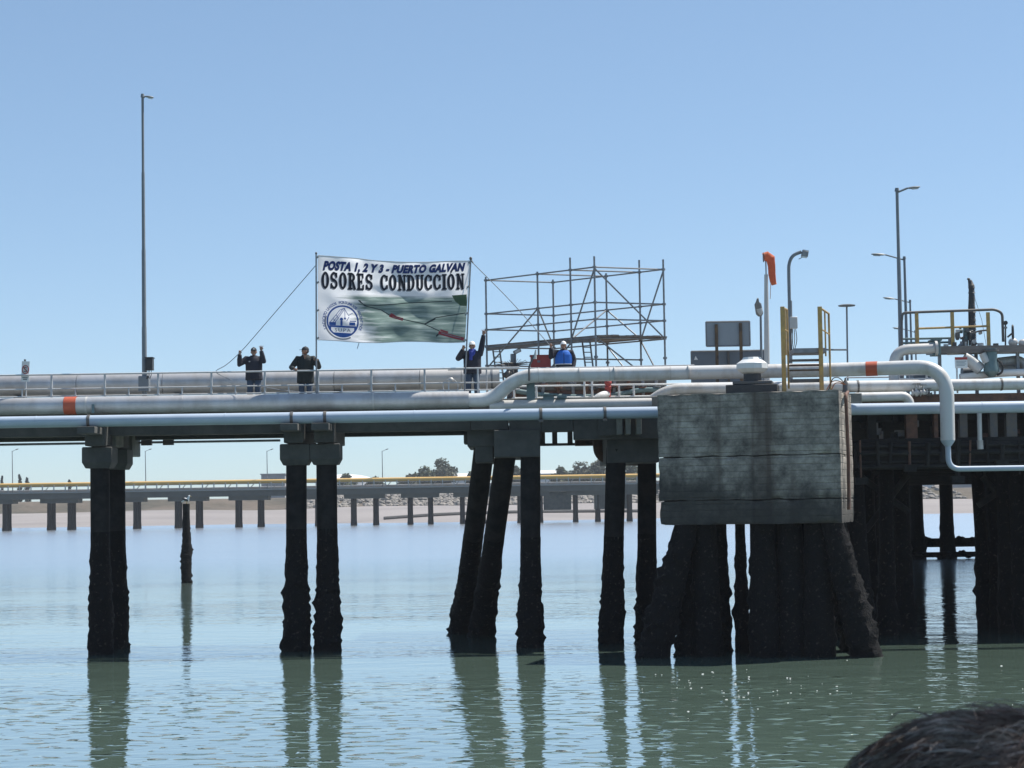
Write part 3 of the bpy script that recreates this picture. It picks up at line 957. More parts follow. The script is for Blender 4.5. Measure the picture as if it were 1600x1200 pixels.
rng = random.Random(31)
for i, px in enumerate((1347, 1362, 1380, 1396, 1410, 1538, 1556, 1577, 1597, 1618)):
    Y = 62.6 + rng.uniform(0, 5)
    X = P(px, 800, Y).x
    sd_ += 1
    p = MB()
    pile_mesh(p, (X + rng.uniform(-.3, .3), Y, 6.3), (X, Y, -1), rng.uniform(.22, .36), sd_, 3.2, .1, n=14, step=.2)
    p.build('fender_pile', M['foul'], head)
for y_, r_ in ((697, .05), (708, .09), (722, .04), (729, .07)):
    MB().tube([P(1342, y_ + 1, 61.5), P(1760, y_ - 5, 61.5)], r_, 8).build('service_pipe', M['pier_dark'], head)
for i in range(11):
    px = 1345 + i * 25 + rng.uniform(-5, 5)
    a, b_ = P(px, rng.uniform(686, 694), 61.45), P(px + rng.uniform(-3, 3), rng.uniform(722, 752), 61.45)
    MB().tube([a, b_], rng.uniform(.03, .11), 8).build('hanger', M[rng.choice(['pier_dark', 'pier_dark', 'pier_dark', 'pier_dark', 'pier_dark', 'rust'])], head)
    if i % 3 == 0: MB().box(b_, (.4, .3, .22)).build('bracket', M['pier_dark'], head, smooth=False)
for a, b_ in (((1345, 745), (1420, 800)), ((1418, 742), (1352, 830)), ((1535, 745), (1610, 830)), ((1600, 742), (1528, 790))):
    MB().tube([P(a[0], a[1], 64.5), P(b_[0], b_[1], 64.5)], .11, 8).build('brace', M['pier_dark'], head)
for i in range(14):
    px, py = rng.uniform(1345, 1600), rng.uniform(648, 686)
    MB().box(P(px, py, 62.16), (rng.uniform(.1, .5), .1, rng.uniform(.1, .4))).build('fitting', M[rng.choice(['steel_d', 'pier_dark', 'rust'])], head, smooth=False)

# ------------------------------------------------------------------ pipes along the jetty
def pipe(name, label, parts, group=None):
    """parts: (part name, points, radius, material)"""
    t_ = thing(name, label, 'pipe', parts[0][1][len(parts[0][1]) // 2], group)
    for nm, pts, r, mt in parts:
        MB().tube(pts, r, 20).build(nm, M[mt], t_)
    return t_


FP = 59.35
zf = P(400, 654, FP).z
a_, b_ = P(-950, 654, FP).x, P(1900, 630, FP).x
tf = pipe('front_pipe', 'slim pale blue pipe along the jetty edge, lowest in front', [('pipe_run', [V(a_, FP, zf), V(b_, FP, zf)], .18, 'blue_pipe')])
for x in (139, 456, 508, 845, 945):
    q = P(x, 650, FP)
    MB().tube([V(q.x - .045, FP, zf), V(q.x + .045, FP, zf)], .2, 20).build('clamp', M['steel_d'], tf)
    MB().span((q.x - .07, FP - .2, zf - .24), (q.x + .07, FP + .2, zf - .17)).build('clamp_foot', M['steel_d'], tf, smooth=False)

SP = 60.22
zs = P(400, 629.5, SP).z
for i in range(17):
    X = a_ + 2.4 + i * 5.85
    if X < b_: MB().tube([V(X - .012, FP, zf), V(X + .012, FP, zf)], .187, 20).build('weld_seam', M['blue_pipe'], tf)
xs0, xs1 = P(-950, 630, SP).x, P(733, 630, SP).x
yb = 59.35
zr = P(900, 585.5, 59.9).z
lvl = lambda px: V(P(px, 585, 59.9).x, 59.9, zr)
pts = fillet([V(xs1 - .02, SP, zs - .02), V(P(768, 620, SP).x, SP, zs - .02), V(P(812, 585, 59.9).x, 59.9, zr), lvl(1000), V(P(1340, 585, 59.6).x, 59.4, zr), V(P(1479, 585, 58.5).x, 58.5, zr), V(P(1481, 690, 58.5).x, 58.5, P(1481, 688, 58.5).z)], .95, 12)
ts = thing('insulated_pipe', 'silver clad pipe that swan-necks up over the concrete block and drops', 'pipe', V((xs0 + xs1) / 2, SP, zs))
seg = 3.0
x = xs1
k = 0
while x > xs0:
    x2 = max(xs0, x - seg)
    MB().tube([V(x2 + .006, SP, zs), V(x - .006, SP, zs)], .272 if k % 2 else .27, 24).build('cladding_section', M['clad'], ts)
    MB().tube([V(x2 - .03, SP, zs), V(x2 + .03, SP, zs)], .279, 24).build('cladding_band', M['clad_w'] if k % 3 == 0 else M['clad'], ts)
    x = x2; k += 1
MB().tube(pts, .218, 22).build('bare_pipe', M['white_pipe'], ts)
for i in range(2, len(pts) - 2):
    if (pts[i + 1] - pts[i]).length > .8 or (pts[i] - pts[i - 1]).length > .8:
        d_ = ((pts[i + 1] - pts[i]) if (pts[i + 1] - pts[i]).length > .8 else (pts[i] - pts[i - 1])).normalized()
        MB().tube([pts[i] - d_ * .014, pts[i] + d_ * .014], .225, 22).build('weld_seam', M['clad_w'], ts)
for px_ in (905, 960, 1075):
    q = P(px_, 585, 59.85)
    MB().tube([V(q.x - .02, 59.88 - .0012 * (px_ - 900), zr), V(q.x + .02, 59.88 - .0012 * (px_ - 900), zr)], .224, 22).build('weld_seam', M['clad_w'], ts)
dn = V(P(1481, 690, 58.5).x, 58.5, P(1481, 690, 58.5).z)
MB().tube([dn + V(0, 0, .06), dn, dn - V(0, 0, .14)], [.218, .2, .1], 18).build('reducer', M['blue_pipe'], ts)
MB().tube(fillet([dn - V(0, 0, .1), V(dn.x, 58.5, P(1481, 733, 58.5).z), V(P(1900, 733, 58.5).x, 58.5, P(1481, 733, 58.5).z)], .45, 10), .085, 14).build('drain_line', M['blue_pipe'], ts)
q = P(111, 630, SP)
MB().tube([V(q.x - .19, SP, zs), V(q.x + .19, SP, zs)], .283, 24).build('colour_band', M['orange'], ts)
def on_path(X):
    for p_, q_ in zip(pts, pts[1:]):
        if p_.x <= X <= q_.x: return p_.lerp(q_, (X - p_.x) / (q_.x - p_.x))
X = P(1362, 573, 59.25).x
MB().tube([on_path(X - .17), on_path(X), on_path(X + .17)], .227, 22).build('colour_band', M['orange'], ts)
q = P(148, 636, SP)
MB().span((q.x - .03, SP - .31, zs - .25), (q.x + .05, SP - .275, zs + .02)).build('tag_plate', M['teal'], ts, smooth=False)

# big back pipe
BP = 65.0
zb = P(600, 594.5, BP).z
xa, xe = P(-960, 594, BP).x, P(781, 594, BP).x
tb = thing('back_pipe', 'fat silver clad pipe behind the railing with a capped end', 'pipe', V(-8, BP, zb))
x = xe
k = 0
while x > xa:
    L_ = 1.3 if k == 0 else 2.9 if k > 1 else 1.4
    MB().tube([V(max(xa, x - L_) + .008, BP, zb), V(x - .008, BP, zb)], .375 if k % 2 else .37, 26).build('cladding_section', M['clad_w'] if k < 2 else M['clad'], tb)
    x -= L_; k += 1
MB().tube([V(xe - .3, BP, zb), V(xe - .24, BP, zb)], .385, 26).build('end_band', M['steel'], tb)
x = P(30, 594, BP).x
while x < xe:
    MB().span((x - .12, BP - .3, DZ), (x + .12, BP + .3, zb - .36)).build('saddle', M['conc'], tb, smooth=False)
    x += 5.4
# white pipe rising behind the block
wp = 61.4
zw = P(1400, 603, wp).z
tw = pipe('white_pipe', 'white pipe curving up beside the block and running behind it', [
    ('pipe_run', fillet([P(950, 652, wp + .6), P(1002, 640, wp + .3), V(P(1042, 610, wp).x, wp, zw), V(P(1900, 600, wp).x, wp, zw)], .9, 10), .19, 'white_pipe')])
for x in (1340, 1564):
    q = P(x, 600, wp)
    MB().tube([V(q.x - .03, wp, zw), V(q.x + .03, wp, zw)], .205, 20).build('clamp', M['steel_d'], tw)
pipe('grey_pipe', 'grey pipe lying behind the raised pipe left of the block', [
    ('pipe_run', [P(765, 634, 60.25), P(1018, 630, 60.25)], .165, 'clad_w')])
pipe('stub_pipe', 'white pipe stub with rounded elbow left of the rising pipe', [
    ('pipe_run', fillet([P(913, 640, 61.2), P(938, 618, 61.2), P(948, 616, 61.6)], .25, 6), .12, 'white_pipe')])
pipe('elbow_pipe', 'pale pipe turning down just right of the concrete block', [
    ('pipe_run', fillet([P(1336, 621, 61.0), P(1418, 619, 61.0), P(1424, 640, 61.0)], .35, 8), .15, 'white_pipe')])
MBf = MB()
pipe('drooping_hose', 'grey green hose drooping behind the swan neck pipe', [
    ('hose', fillet([P(806, 611, 62), P(850, 618, 62), P(905, 621, 62), P(965, 617, 62), P(1000, 609, 62), P(1030, 609, 62)], .6, 6), .085, 'teal')])

# ------------------------------------------------------------------ railing along the trestle
RY = 60.9
zt, zm, zl = P(400, 580.5, RY).z, P(400, 603, RY).z, P(400, 614.5, RY).z
rl = thing('railing', 'pale three bar railing along the trestle walkway', 'railing', V(P(400, 600, RY).x, RY, DZ))
xe_ = P(812, 600, RY).x
for z, r in ((zt, .028), (zm, .024), (zl, .024)):
    MB().tube([V(P(-950, 600, RY).x, RY, z), V(xe_, RY, z)], r, 10).build('rail', M['rail'], rl)
pm = MB().tube([V(0, 0, 0), V(0, 0, zt - DZ)], .034, 10).mesh('post'); pm.materials.append(M['rail'])
sm = MB().tube([V(0, 0, 0), V(0, 0, zm - DZ)], .024, 8).mesh('short_post'); sm.materials.append(M['rail'])
for i in range(-12, 9):
    x = P(80.5 + 83.3 * i, 600, RY).x
    o = link('post', pm, None, rl); o.location = V(x, RY, DZ) - rl.location
    o = link('short_post', sm, None, rl); o.location = V(x + .76, RY, DZ) - rl.location
# second lower railing behind the raised pipe
RY2 = 61.75
r2 = thing('low_railing', 'white low railing seen under the raised pipe', 'railing', P(950, 610, RY2))
q0, q1 = P(800, 604, RY2), P(1320, 600, RY2)
z1, z2 = P(950, 601.5, RY2).z, P(950, 620, RY2).z
for z in (z1, z2):
    MB().tube([V(q0.x, RY2, z), V(q1.x, RY2, z)], .03, 8).build('rail', M['white'], r2)
for x in (803, 838, 913, 925, 967, 990, 1060, 1120, 1180, 1240):
    X = P(x, 600, RY2).x
    MB().tube([V(X, RY2, DZ), V(X, RY2, z1 + (.2 if x in (913, 925) else 0))], .035, 8).build('post', M['white'], r2)
r3 = thing('guard_wire', 'thin upper rail just above the raised pipe', 'railing', P(950, 570, 62.5))
MB().tube([P(700, 578, 62.5), P(1085, 570.5, 62.5)], .022, 8).build('rail', M['rail'], r3)
for x in (760, 840, 935, 1035):
    q = P(x, 574, 62.5)
    MB().tube([V(q.x, 62.5, DZ), V(q.x, 62.5, q.z)], .025, 8).build('post', M['rail'], r3)

# ------------------------------------------------------------------ clutter on the platform behind the raised pipe
rng = random.Random(21)
def valve(label, px, py, Y, s=1.0, mt='steel_d', wheel='steel_d', zbase=None, name='gate_valve', ori='z', group='valves on the platform'):
    c = P(px, py, Y)
    t_ = thing(name, label, 'valve', c, group)
    MB().ell(c, (.17 * s, .15 * s, .2 * s), 12, 8).build('valve_body', M[mt], t_)
    fl = MB()
    for d in (-1, 1):
        fl.disc(c + V(d * .22 * s, 0, 0), (1, 0, 0), .19 * s, .05 * s, 16)
        fl.tube([c, c + V(d * .22 * s, 0, 0)], .11 * s, 10)
    fl.build('flange', M[mt], t_)
    MB().tube([c, c + V(0, 0, .5 * s)], [.1 * s, .035 * s], 10).build('bonnet', M[mt], t_)
    w_ = MB()
    wc = c + V(0, 0, .5 * s)
    ring = [wc + V(math.cos(q) * .2 * s, math.sin(q) * .2 * s, 0) for q in [i * math.pi / 8 for i in range(17)]]
    w_.tube(ring, .02 * s, 6, caps=False)
    for q in (0, 2.1, 4.2):
        w_.tube([wc, wc + V(math.cos(q) * .2 * s, math.sin(q) * .2 * s, 0)], .014 * s, 5)
    w_.build('handwheel', M[wheel], t_)
    MB().tube([V(c.x, c.y, DZ), c], .05 * s, 8).build('stem', M[mt], t_)
    return t_


valve('dark valve just right of the fat back pipe end', 794, 586, 64.6, .8)
valve('rusty valve under the raised pipe near the green support post', 800, 622, 63.2, .7, 'steel_d')
valve('dark valve below the blue vested person', 880, 606, 65, .8, 'rust', 'steel_d')
valve('rusty valve between the paired white rail posts', 955, 607, 65, .8, 'rust', 'steel_d')
valve('small dark valve under the scaffold left of the red hydrant', 905, 611, 65.4, .7, 'steel_d')
valve('grey valve by the right end of the manifold', 1012, 604, 65, .8, 'steel')
# manifold pipes under the raised pipe
mf = thing('manifold', 'rusty dark pipe manifold under the scaffold', 'manifold', P(930, 612, 66))
for yy, r, mtn in ((596, .16, 'steel_d'), (606, .14, 'steel_d'), (616, .17, 'rust')):
    MB().tube([P(800, yy + 2, 62.25), P(1038, yy - 2, 62.25)], r, 14).build('header', M[mtn], mf)
for x in range(850, 1035, 22):
    MB().tube([P(x, 592, 62.1), P(x + rng.uniform(-4, 4), 622, 62.1)], .06, 8).build('riser', M[rng.choice(['rust', 'steel_d', 'steel'])], mf)
    MB().disc(P(x, 600 + rng.uniform(-3, 6), 62.05), (0, 0, 1), .14, .05, 14).build('flange', M[rng.choice(['steel', 'rust'])], mf)
t_ = thing('fire_hydrant', 'small bright red hydrant under the raised pipe', 'hydrant', P(950, 615, 61.6))
MB().tube([V(P(950, 615, 61.6).x, 61.6, DZ), P(950, 600, 61.6)], .085, 12).build('barrel', M['red'], t_)
MB().ell(P(950, 598, 61.6), (.12, .12, .1), 12, 7).build('cap', M['red'], t_)
MB().tube([P(945, 606, 61.55), P(955, 606, 61.55)], .06, 10).build('outlet', M['red'], t_)
# green-grey support posts for the raised pipe
for x, y0, y1, lab, w_ in ((829, 597, 640, 'green grey steel post under the bend of the raised pipe', .13), (857, 618, 640, 'stubby grey green pipe support right of the taller post', .17), (878, 622, 640, 'short grey green pipe support beside the stubby one', .1)):
    a, b_ = P(x, y0, 60.3), P(x, y1, 60.3)
    t_ = thing('pipe_support', lab, 'pipe support', b_, 'pipe supports')
    MB().span((a.x - w_, 60.2, b_.z - .1), (a.x + w_, 60.5, a.z)).build('column', M['teal'], t_, smooth=False, bevel=.01)
    MB().span((a.x - w_ * 1.5, 60.1, a.z), (a.x + w_ * 1.5, 60.6, a.z + .05)).build('top_plate', M['teal'], t_, smooth=False)
    if x == 829:
        MB().tube(fillet([V(a.x - .05, 59.66, a.z), V(a.x - .05, 59.66, zr + .25), V(a.x + .12, 59.66, zr + .62)], .1, 4), .03, 8).build('clamp_rod', M['steel_d'], t_)
        MB().tube([V(a.x + .14, 59.66, zr + .5), V(a.x + .17, 59.66, zr + .78)], [.06, .02], 8).build('rod_tip', M['clad_w'], t_)

# raised plinth where the blue-vested person stands
q0, q1 = P(866, 600, 62.8), P(897, 600, 62.8)
tag(MB().span((q0.x, 62.4, DZ), (q1.x, 63.3, 8.02)).build('walkway_plinth', M['conc_dark'], None, smooth=False, bevel=.02), 'low concrete plinth under the blue vested person', 'plinth')
# red box
a, b_ = P(829, 556, 65.2), P(861, 574, 65.2)
t_ = thing('red_cabinet', 'dull red box cabinet left of the blue vested person', 'cabinet', (a.x, 65.4, DZ))
MB().span((a.x, 65.2, 8.5), (b_.x, 65.75, a.z)).build('cabinet_body', M['red'], t_, smooth=False, bevel=.015)
MB().span((a.x - .03, 65.17, a.z), (b_.x + .03, 65.78, a.z + .03)).build('lid', M['red'], t_, smooth=False)
for x in (a.x + .08, b_.x - .08):
    MB().span((x - .04, 65.3, DZ), (x + .04, 65.6, 8.5)).build('leg', M['steel_d'], t_, smooth=False)
# floodlight under the scaffold with bristling rods
b0 = P(802, 575, 66)
t_ = thing('floodlight', 'small floodlight on a thick stub post under the scaffold', 'floodlight', V(b0.x, 66, DZ))
MB().tube([V(b0.x, 66, DZ), P(802, 553, 66)], .1, 12).build('stub_post', M['pole'], t_)
MB().tube([V(b0.x, 66, DZ), P(802, 568, 66)], .16, 12).build('socket', M['steel_d'], t_)
a = P(808, 549, 66)
Mx = Matrix.Rotation(R(-25), 3, 'Y')
hd = MB().box(a, (.28, .2, .13), M=Mx).build('lamp_head', M['steel'], t_, bevel=.02)
MB().box(a + V(.02, -.105, .0), (.2, .02, .09), M=Mx).build('lens', M['glass'], hd, smooth=False)
t_ = thing('bird_spikes', 'fan of thin dark bird spikes round the floodlight post', 'spikes', P(802, 570, 65.8))
for i in range(18):
    q = R(10 + 160 * i / 17)
    base = P(802 + 6 * math.cos(q), 571, 65.8)
    L_ = .35 + .2 * rng.random()
    MB().tube([base, base + V(math.cos(q) * L_, rng.uniform(-.15, .15), math.sin(q) * L_ * .45)], .009, 4).build('spike', M['steel_d'], t_)
t_ = thing('pipe_loop', 'round white pipe hoop on the deck beside the person in white cap', 'hoop', P(704, 606, 61.6))
c = P(704, 604, 61.6)
MB().tube([c + V(math.cos(q) * .24, 0, math.sin(q) * .24) for q in [i * math.pi / 14 for i in range(29)]], .02, 6, caps=False).build('hoop', M['rail'], t_)
MB().tube([V(c.x, c.y, DZ), c + V(0, 0, -.24)], .03, 6).build('foot', M['rail'], t_)
MB().ell(c + V(.02, 0, .2), (.09, .09, .1), 10, 7).build('knob', M['clad_w'], t_)

# ------------------------------------------------------------------ scaffold
ZT = 12.34
def onz(px, py): return PZ(px, py, ZT)
sA, sE, sC, sH = onz(759, 438), onz(928.7, 417.3), onz(864, 441.3), onz(1036.4, 421)
def along(a, b_, px):
    lo, hi = 0, 1
    for _ in range(40):
        mid = (lo + hi) / 2
        q = a.lerp(b_, mid)
        d = (q - V(0, 0, CAM_Z))
        x_, y_, z_ = d.dot(cx), d.dot(cy), d.dot(FW)
        if 800 + FPX * x_ / z_ < px: lo = mid
        else: hi = mid
    return a.lerp(b_, lo)
sB, sD = along(sA, sE, 839.6), along(sA, sE, 891)
sF, sG = along(sC, sH, 947), along(sC, sH, 999)
sc = thing('scaffold', 'tall tube scaffold with plank platform behind the raised pipe', 'scaffold', V((sA.x + sH.x) / 2, (sA.y + sH.y) / 2, DZ))
def at(p, z): return V(p.x, p.y, z)
def stube(a, b_, name='tube', r=.036):
    MB().tube([a, b_], r, 8).build(name, M['steel'], sc)
for p, zt_ in ((sA, ZT + .12), (sB, ZT + .08), (sC, ZT + .1), (sD, ZT + .42), (sE, ZT + .36), (sF, ZT + .1), (sG, ZT + .42), (sH, ZT + .34)):
    stube(at(p, DZ), at(p, zt_), 'upright', .033)
    MB().disc(at(p, DZ + .02), (0, 0, 1), .1, .03, 12).build('base_plate', M['steel'], sc)
    for z in (ZT, 11.16, 10.6, 10.0, 9.34):
        MB().disc(at(p, z), (0, 0, 1), .07, .07, 10).build('coupler', M['steel'], sc)
for z in (ZT, 11.16, 10.6, 9.98):
    for a, b_ in ((sA, sB), (sB, sD), (sD, sE), (sC, sF), (sF, sG), (sG, sH), (sA, sC), (sE, sH)):
        stube(at(a, z), at(b_, z), 'ledger', .026)
for z in (ZT,):
    stube(at(sB, z), at(sF, z), 'transom', .026); stube(at(sD, z), at(sG, z), 'transom', .026)
stube(at(sD, 9.34), at(sG, 9.34), 'ledger', .026); stube(at(sA, 9.34), at(sC, 9.34), 'ledger', .026); stube(at(sA, 9.34), at(sB, 9.34), 'ledger', .02)
for a, za, b_, zb_ in ((sE, 12.3, sD, 10.0), (sE, 12.3, sH, 10.0), (sB, 11.16, sA, 9.25), (sB, 11.16, sC, 10.0), (sF, 11.16, sD, 10.0),
                       (sF, 11.16, sG, 10.05), (sH, 12.3, sG, 10.0), (sE, 10.0, sH, 8.2), (sG, 10.0, sH, 8.3), (sD, 9.9, sB, 8.6), (sF, 9.9, sG, 8.3)):
    stube(at(a, za), at(b_, zb_), 'brace', .028)
# planks
nrow = 10
for i in range(nrow):
    f0, f1 = i / nrow + .006, (i + 1) / nrow - .006
    for (p0, p1, q0, q1) in ((sA, sB, sC, sF), (sB, sE, sF, sH)):
        if p0 is sA and i > 3: continue
        a, b_, c, d = p0.lerp(q0, f0), p1.lerp(q1, f0), p1.lerp(q1, f1), p0.lerp(q0, f1)
        e_ = (b_ - a).normalized() * .12
        z = 10.02 + .012 * ((i * 7) % 3)
        MB().prism([at(a - e_, z), at(b_ + e_, z), at(c + e_, z), at(d - e_, z)], (0, 0, .045)).build('plank', M['plank'], sc, smooth=False)
MB().prism([at(sA, 9.86), at(sA.lerp(sE, .98), 9.86), at(sA.lerp(sE, .98), 10.0), at(sA, 10.0)], (0, .05, 0)).build('toe_board', M['plank'], sc, smooth=False)
for (x0_, y0_, x1_, y1_, x2_, y2_, Y) in ((770, 545.5, 777.5, 573, 10.5, 0, 67), (909.5, 531, 918, 571, 12, 0, 65)):
    l_ = thing('ladder', 'short steel ladder under the left end of the scaffold' if x0_ < 800 else 'steel ladder under the middle of the scaffold platform', 'ladder', P(x0_, y1_, Y), 'scaffold ladders')
    a, b_ = P(x0_, y0_, Y), P(x1_, y1_ + 30, Y)
    a2, b2 = P(x0_ + x2_, y0_, Y), P(x1_ + x2_, y1_ + 30, Y)
    MB().tube([a, b_], .03, 8).build('stile', M['steel'], l_)
    MB().tube([a2, b2], .03, 8).build('stile', M['steel'], l_)
    n = 7 if x0_ < 800 else 9
    for i in range(n):
        MB().tube([a.lerp(b_, (i + .5) / n), a2.lerp(b2, (i + .5) / n)], .018, 6).build('rung', M['steel'], l_)

# ------------------------------------------------------------------ banner
BY = 60.84
cTL, cTR, cBR, cBL = P(496.5, 399, BY), P(734, 408, BY), P(726.5, 534, BY), P(496.5, 532, BY)


def bpos(u, v, off=0.0):
    t_ = cTL.lerp(cTR, u)
    b_ = cBL.lerp(cBR, u)
    p = b_.lerp(t_, v)
    p.z -= .10 * math.sin(math.pi * u) * v ** 2 - .02 * math.sin(9 * u) * v
    p.z += (.035 * math.sin(11 * u + 1) - .06 * math.sin(math.pi * u)) * (1 - v) ** 2 * .6
    env = math.sin(math.pi * u) ** .6
    p.y += env * (.07 * math.sin(6.5 * u + 2.2 * v) + .035 * math.sin(15 * u - 5 * v + 1) + .02 * math.sin(31 * u + 9 * v) + .016 * math.sin(26 * v + 5 * u) + .05 * noise.noise(V(u * 5, v * 7, 1)) + .02 * noise.noise(V(u * 16, v * 11, 4))) - off
    return p


def uv(X, Yz):
    """Place on the banner from its close-up measurements."""
    yt = 55 + (X - 95) / 1412 * 55
    yb_ = 845 + (X - 95) / 1360 * 10
    v = 1 - (Yz - yt) / (yb_ - yt)
    xl_, xr_ = 95, 1512 - 57 * (1 - v)
    return ((X - xl_) / (xr_ - xl_), v)


cloth = bpy.data.materials.new('printed_banner_cloth')
cloth.use_nodes = True
t, b, N, L = nodes(cloth)
b.inputs['Roughness'].default_value = 0.6
uvn = N('ShaderNodeUVMap'); uvn.uv_map = 'UVMap'
sep = N('ShaderNodeSeparateXYZ'); L(uvn.outputs[0], sep.inputs[0])
mp = N('ShaderNodeMapping'); mp.inputs['Scale'].default_value = (3.0, 15, 1); L(uvn.outputs[0], mp.inputs[0])
n1 = N('ShaderNodeTexNoise'); n1.inputs['Scale'].default_value = 1.6; n1.inputs['Detail'].default_value = 5; L(mp.outputs[0], n1.inputs['Vector'])
cr = N('ShaderNodeValToRGB')
e = cr.color_ramp.elements
e[0].position, e[0].color = .3, (.1, .155, .145, 1)
e[1].position, e[1].color = .68, (.42, .5, .465, 1)
k = e.new(.5); k.color = (.2, .27, .25, 1)
L(n1.outputs['Fac'], cr.inputs[0])
mr1 = N('ShaderNodeMapRange'); mr1.inputs['From Min'].default_value = .585; mr1.inputs['From Max'].default_value = .545
L(math_n('MULTIPLY_ADD', n1.outputs['Fac'], .03, sep.outputs['Y']), mr1.inputs['Value'])
ed = math_n('MULTIPLY_ADD', n1.outputs['Fac'], -.42, sep.outputs['X'])
ed2 = math_n('MULTIPLY_ADD', sep.outputs['Y'], .28, ed)
mr2 = N('ShaderNodeMapRange'); mr2.inputs['From Min'].default_value = .08; mr2.inputs['From Max'].default_value = .24; L(ed2, mr2.inputs['Value'])
fac = math_n('MULTIPLY', mr1.outputs[0], mr2.outputs[0])
mx = N('ShaderNodeMix'); mx.data_type = 'RGBA'; L(fac, mx.inputs['Factor'])
mx.inputs[6].default_value = (.88, .88, .9, 1); L(cr.outputs[0], mx.inputs[7])
L(mx.outputs[2], b.inputs['Base Color'])
tr = N('ShaderNodeBsdfTranslucent'); L(mx.outputs[2], tr.inputs[0])
ms = N('ShaderNodeMixShader'); ms.inputs[0].default_value = .72
L(b.outputs[0], ms.inputs[1]); L(tr.outputs[0], ms.inputs[2]); L(ms.outputs[0], t.nodes['Material Output'].inputs[0])


def ink(name, col, tr_=.35):
    return mat(name, col, .6, trans=tr_)


INK = {'navy': ink('navy_print', (.02, .045, .2)), 'black': ink('black_print', (.012, .014, .028)), 'blue': ink('blue_print', (.03, .1, .36)),
       'white': ink('white_print', (.8, .8, .84), .5), 'grey': ink('grey_print', (.3, .3, .34)), 'line': ink('dark_line_print', (.03, .045, .05)),
       'red': ink('red_print', (.4, .05, .07)), 'green': ink('green_print', (.06, .11, .06))}
nu, nv = 72, 36
vs = [bpos(i / nu, j / nv) for j in range(nv + 1) for i in range(nu + 1)]
fs = [(j * (nu + 1) + i, j * (nu + 1) + i + 1, (j + 1) * (nu + 1) + i + 1, (j + 1) * (nu + 1) + i) for j in range(nv) for i in range(nu)]
bn = thing('banner', 'large printed white and green cloth banner held between two poles', 'banner', bpos(.5, .5))
me = bpy.data.meshes.new('cloth')
me.from_pydata([p - bn.location for p in vs], [], fs)
ul = me.uv_layers.new(name='UVMap')
for poly_ in me.polygons:
    for li in poly_.loop_indices:
        vi = me.loops[li].vertex_index
        ul.data[li].uv = ((vi % (nu + 1)) / nu, (vi // (nu + 1)) / nv)
me.polygons.foreach_set('use_smooth', [True] * len(fs))
link('cloth', me, cloth, bn)
# hem along the edges
hem = MB()
hem.tube([bpos(i / 40, 1, .0) for i in range(41)], .012, 6)
hem.tube([bpos(i / 40, 0, .0) for i in range(41)], .012, 6)
hem.build('hem', M['rail'], bn)


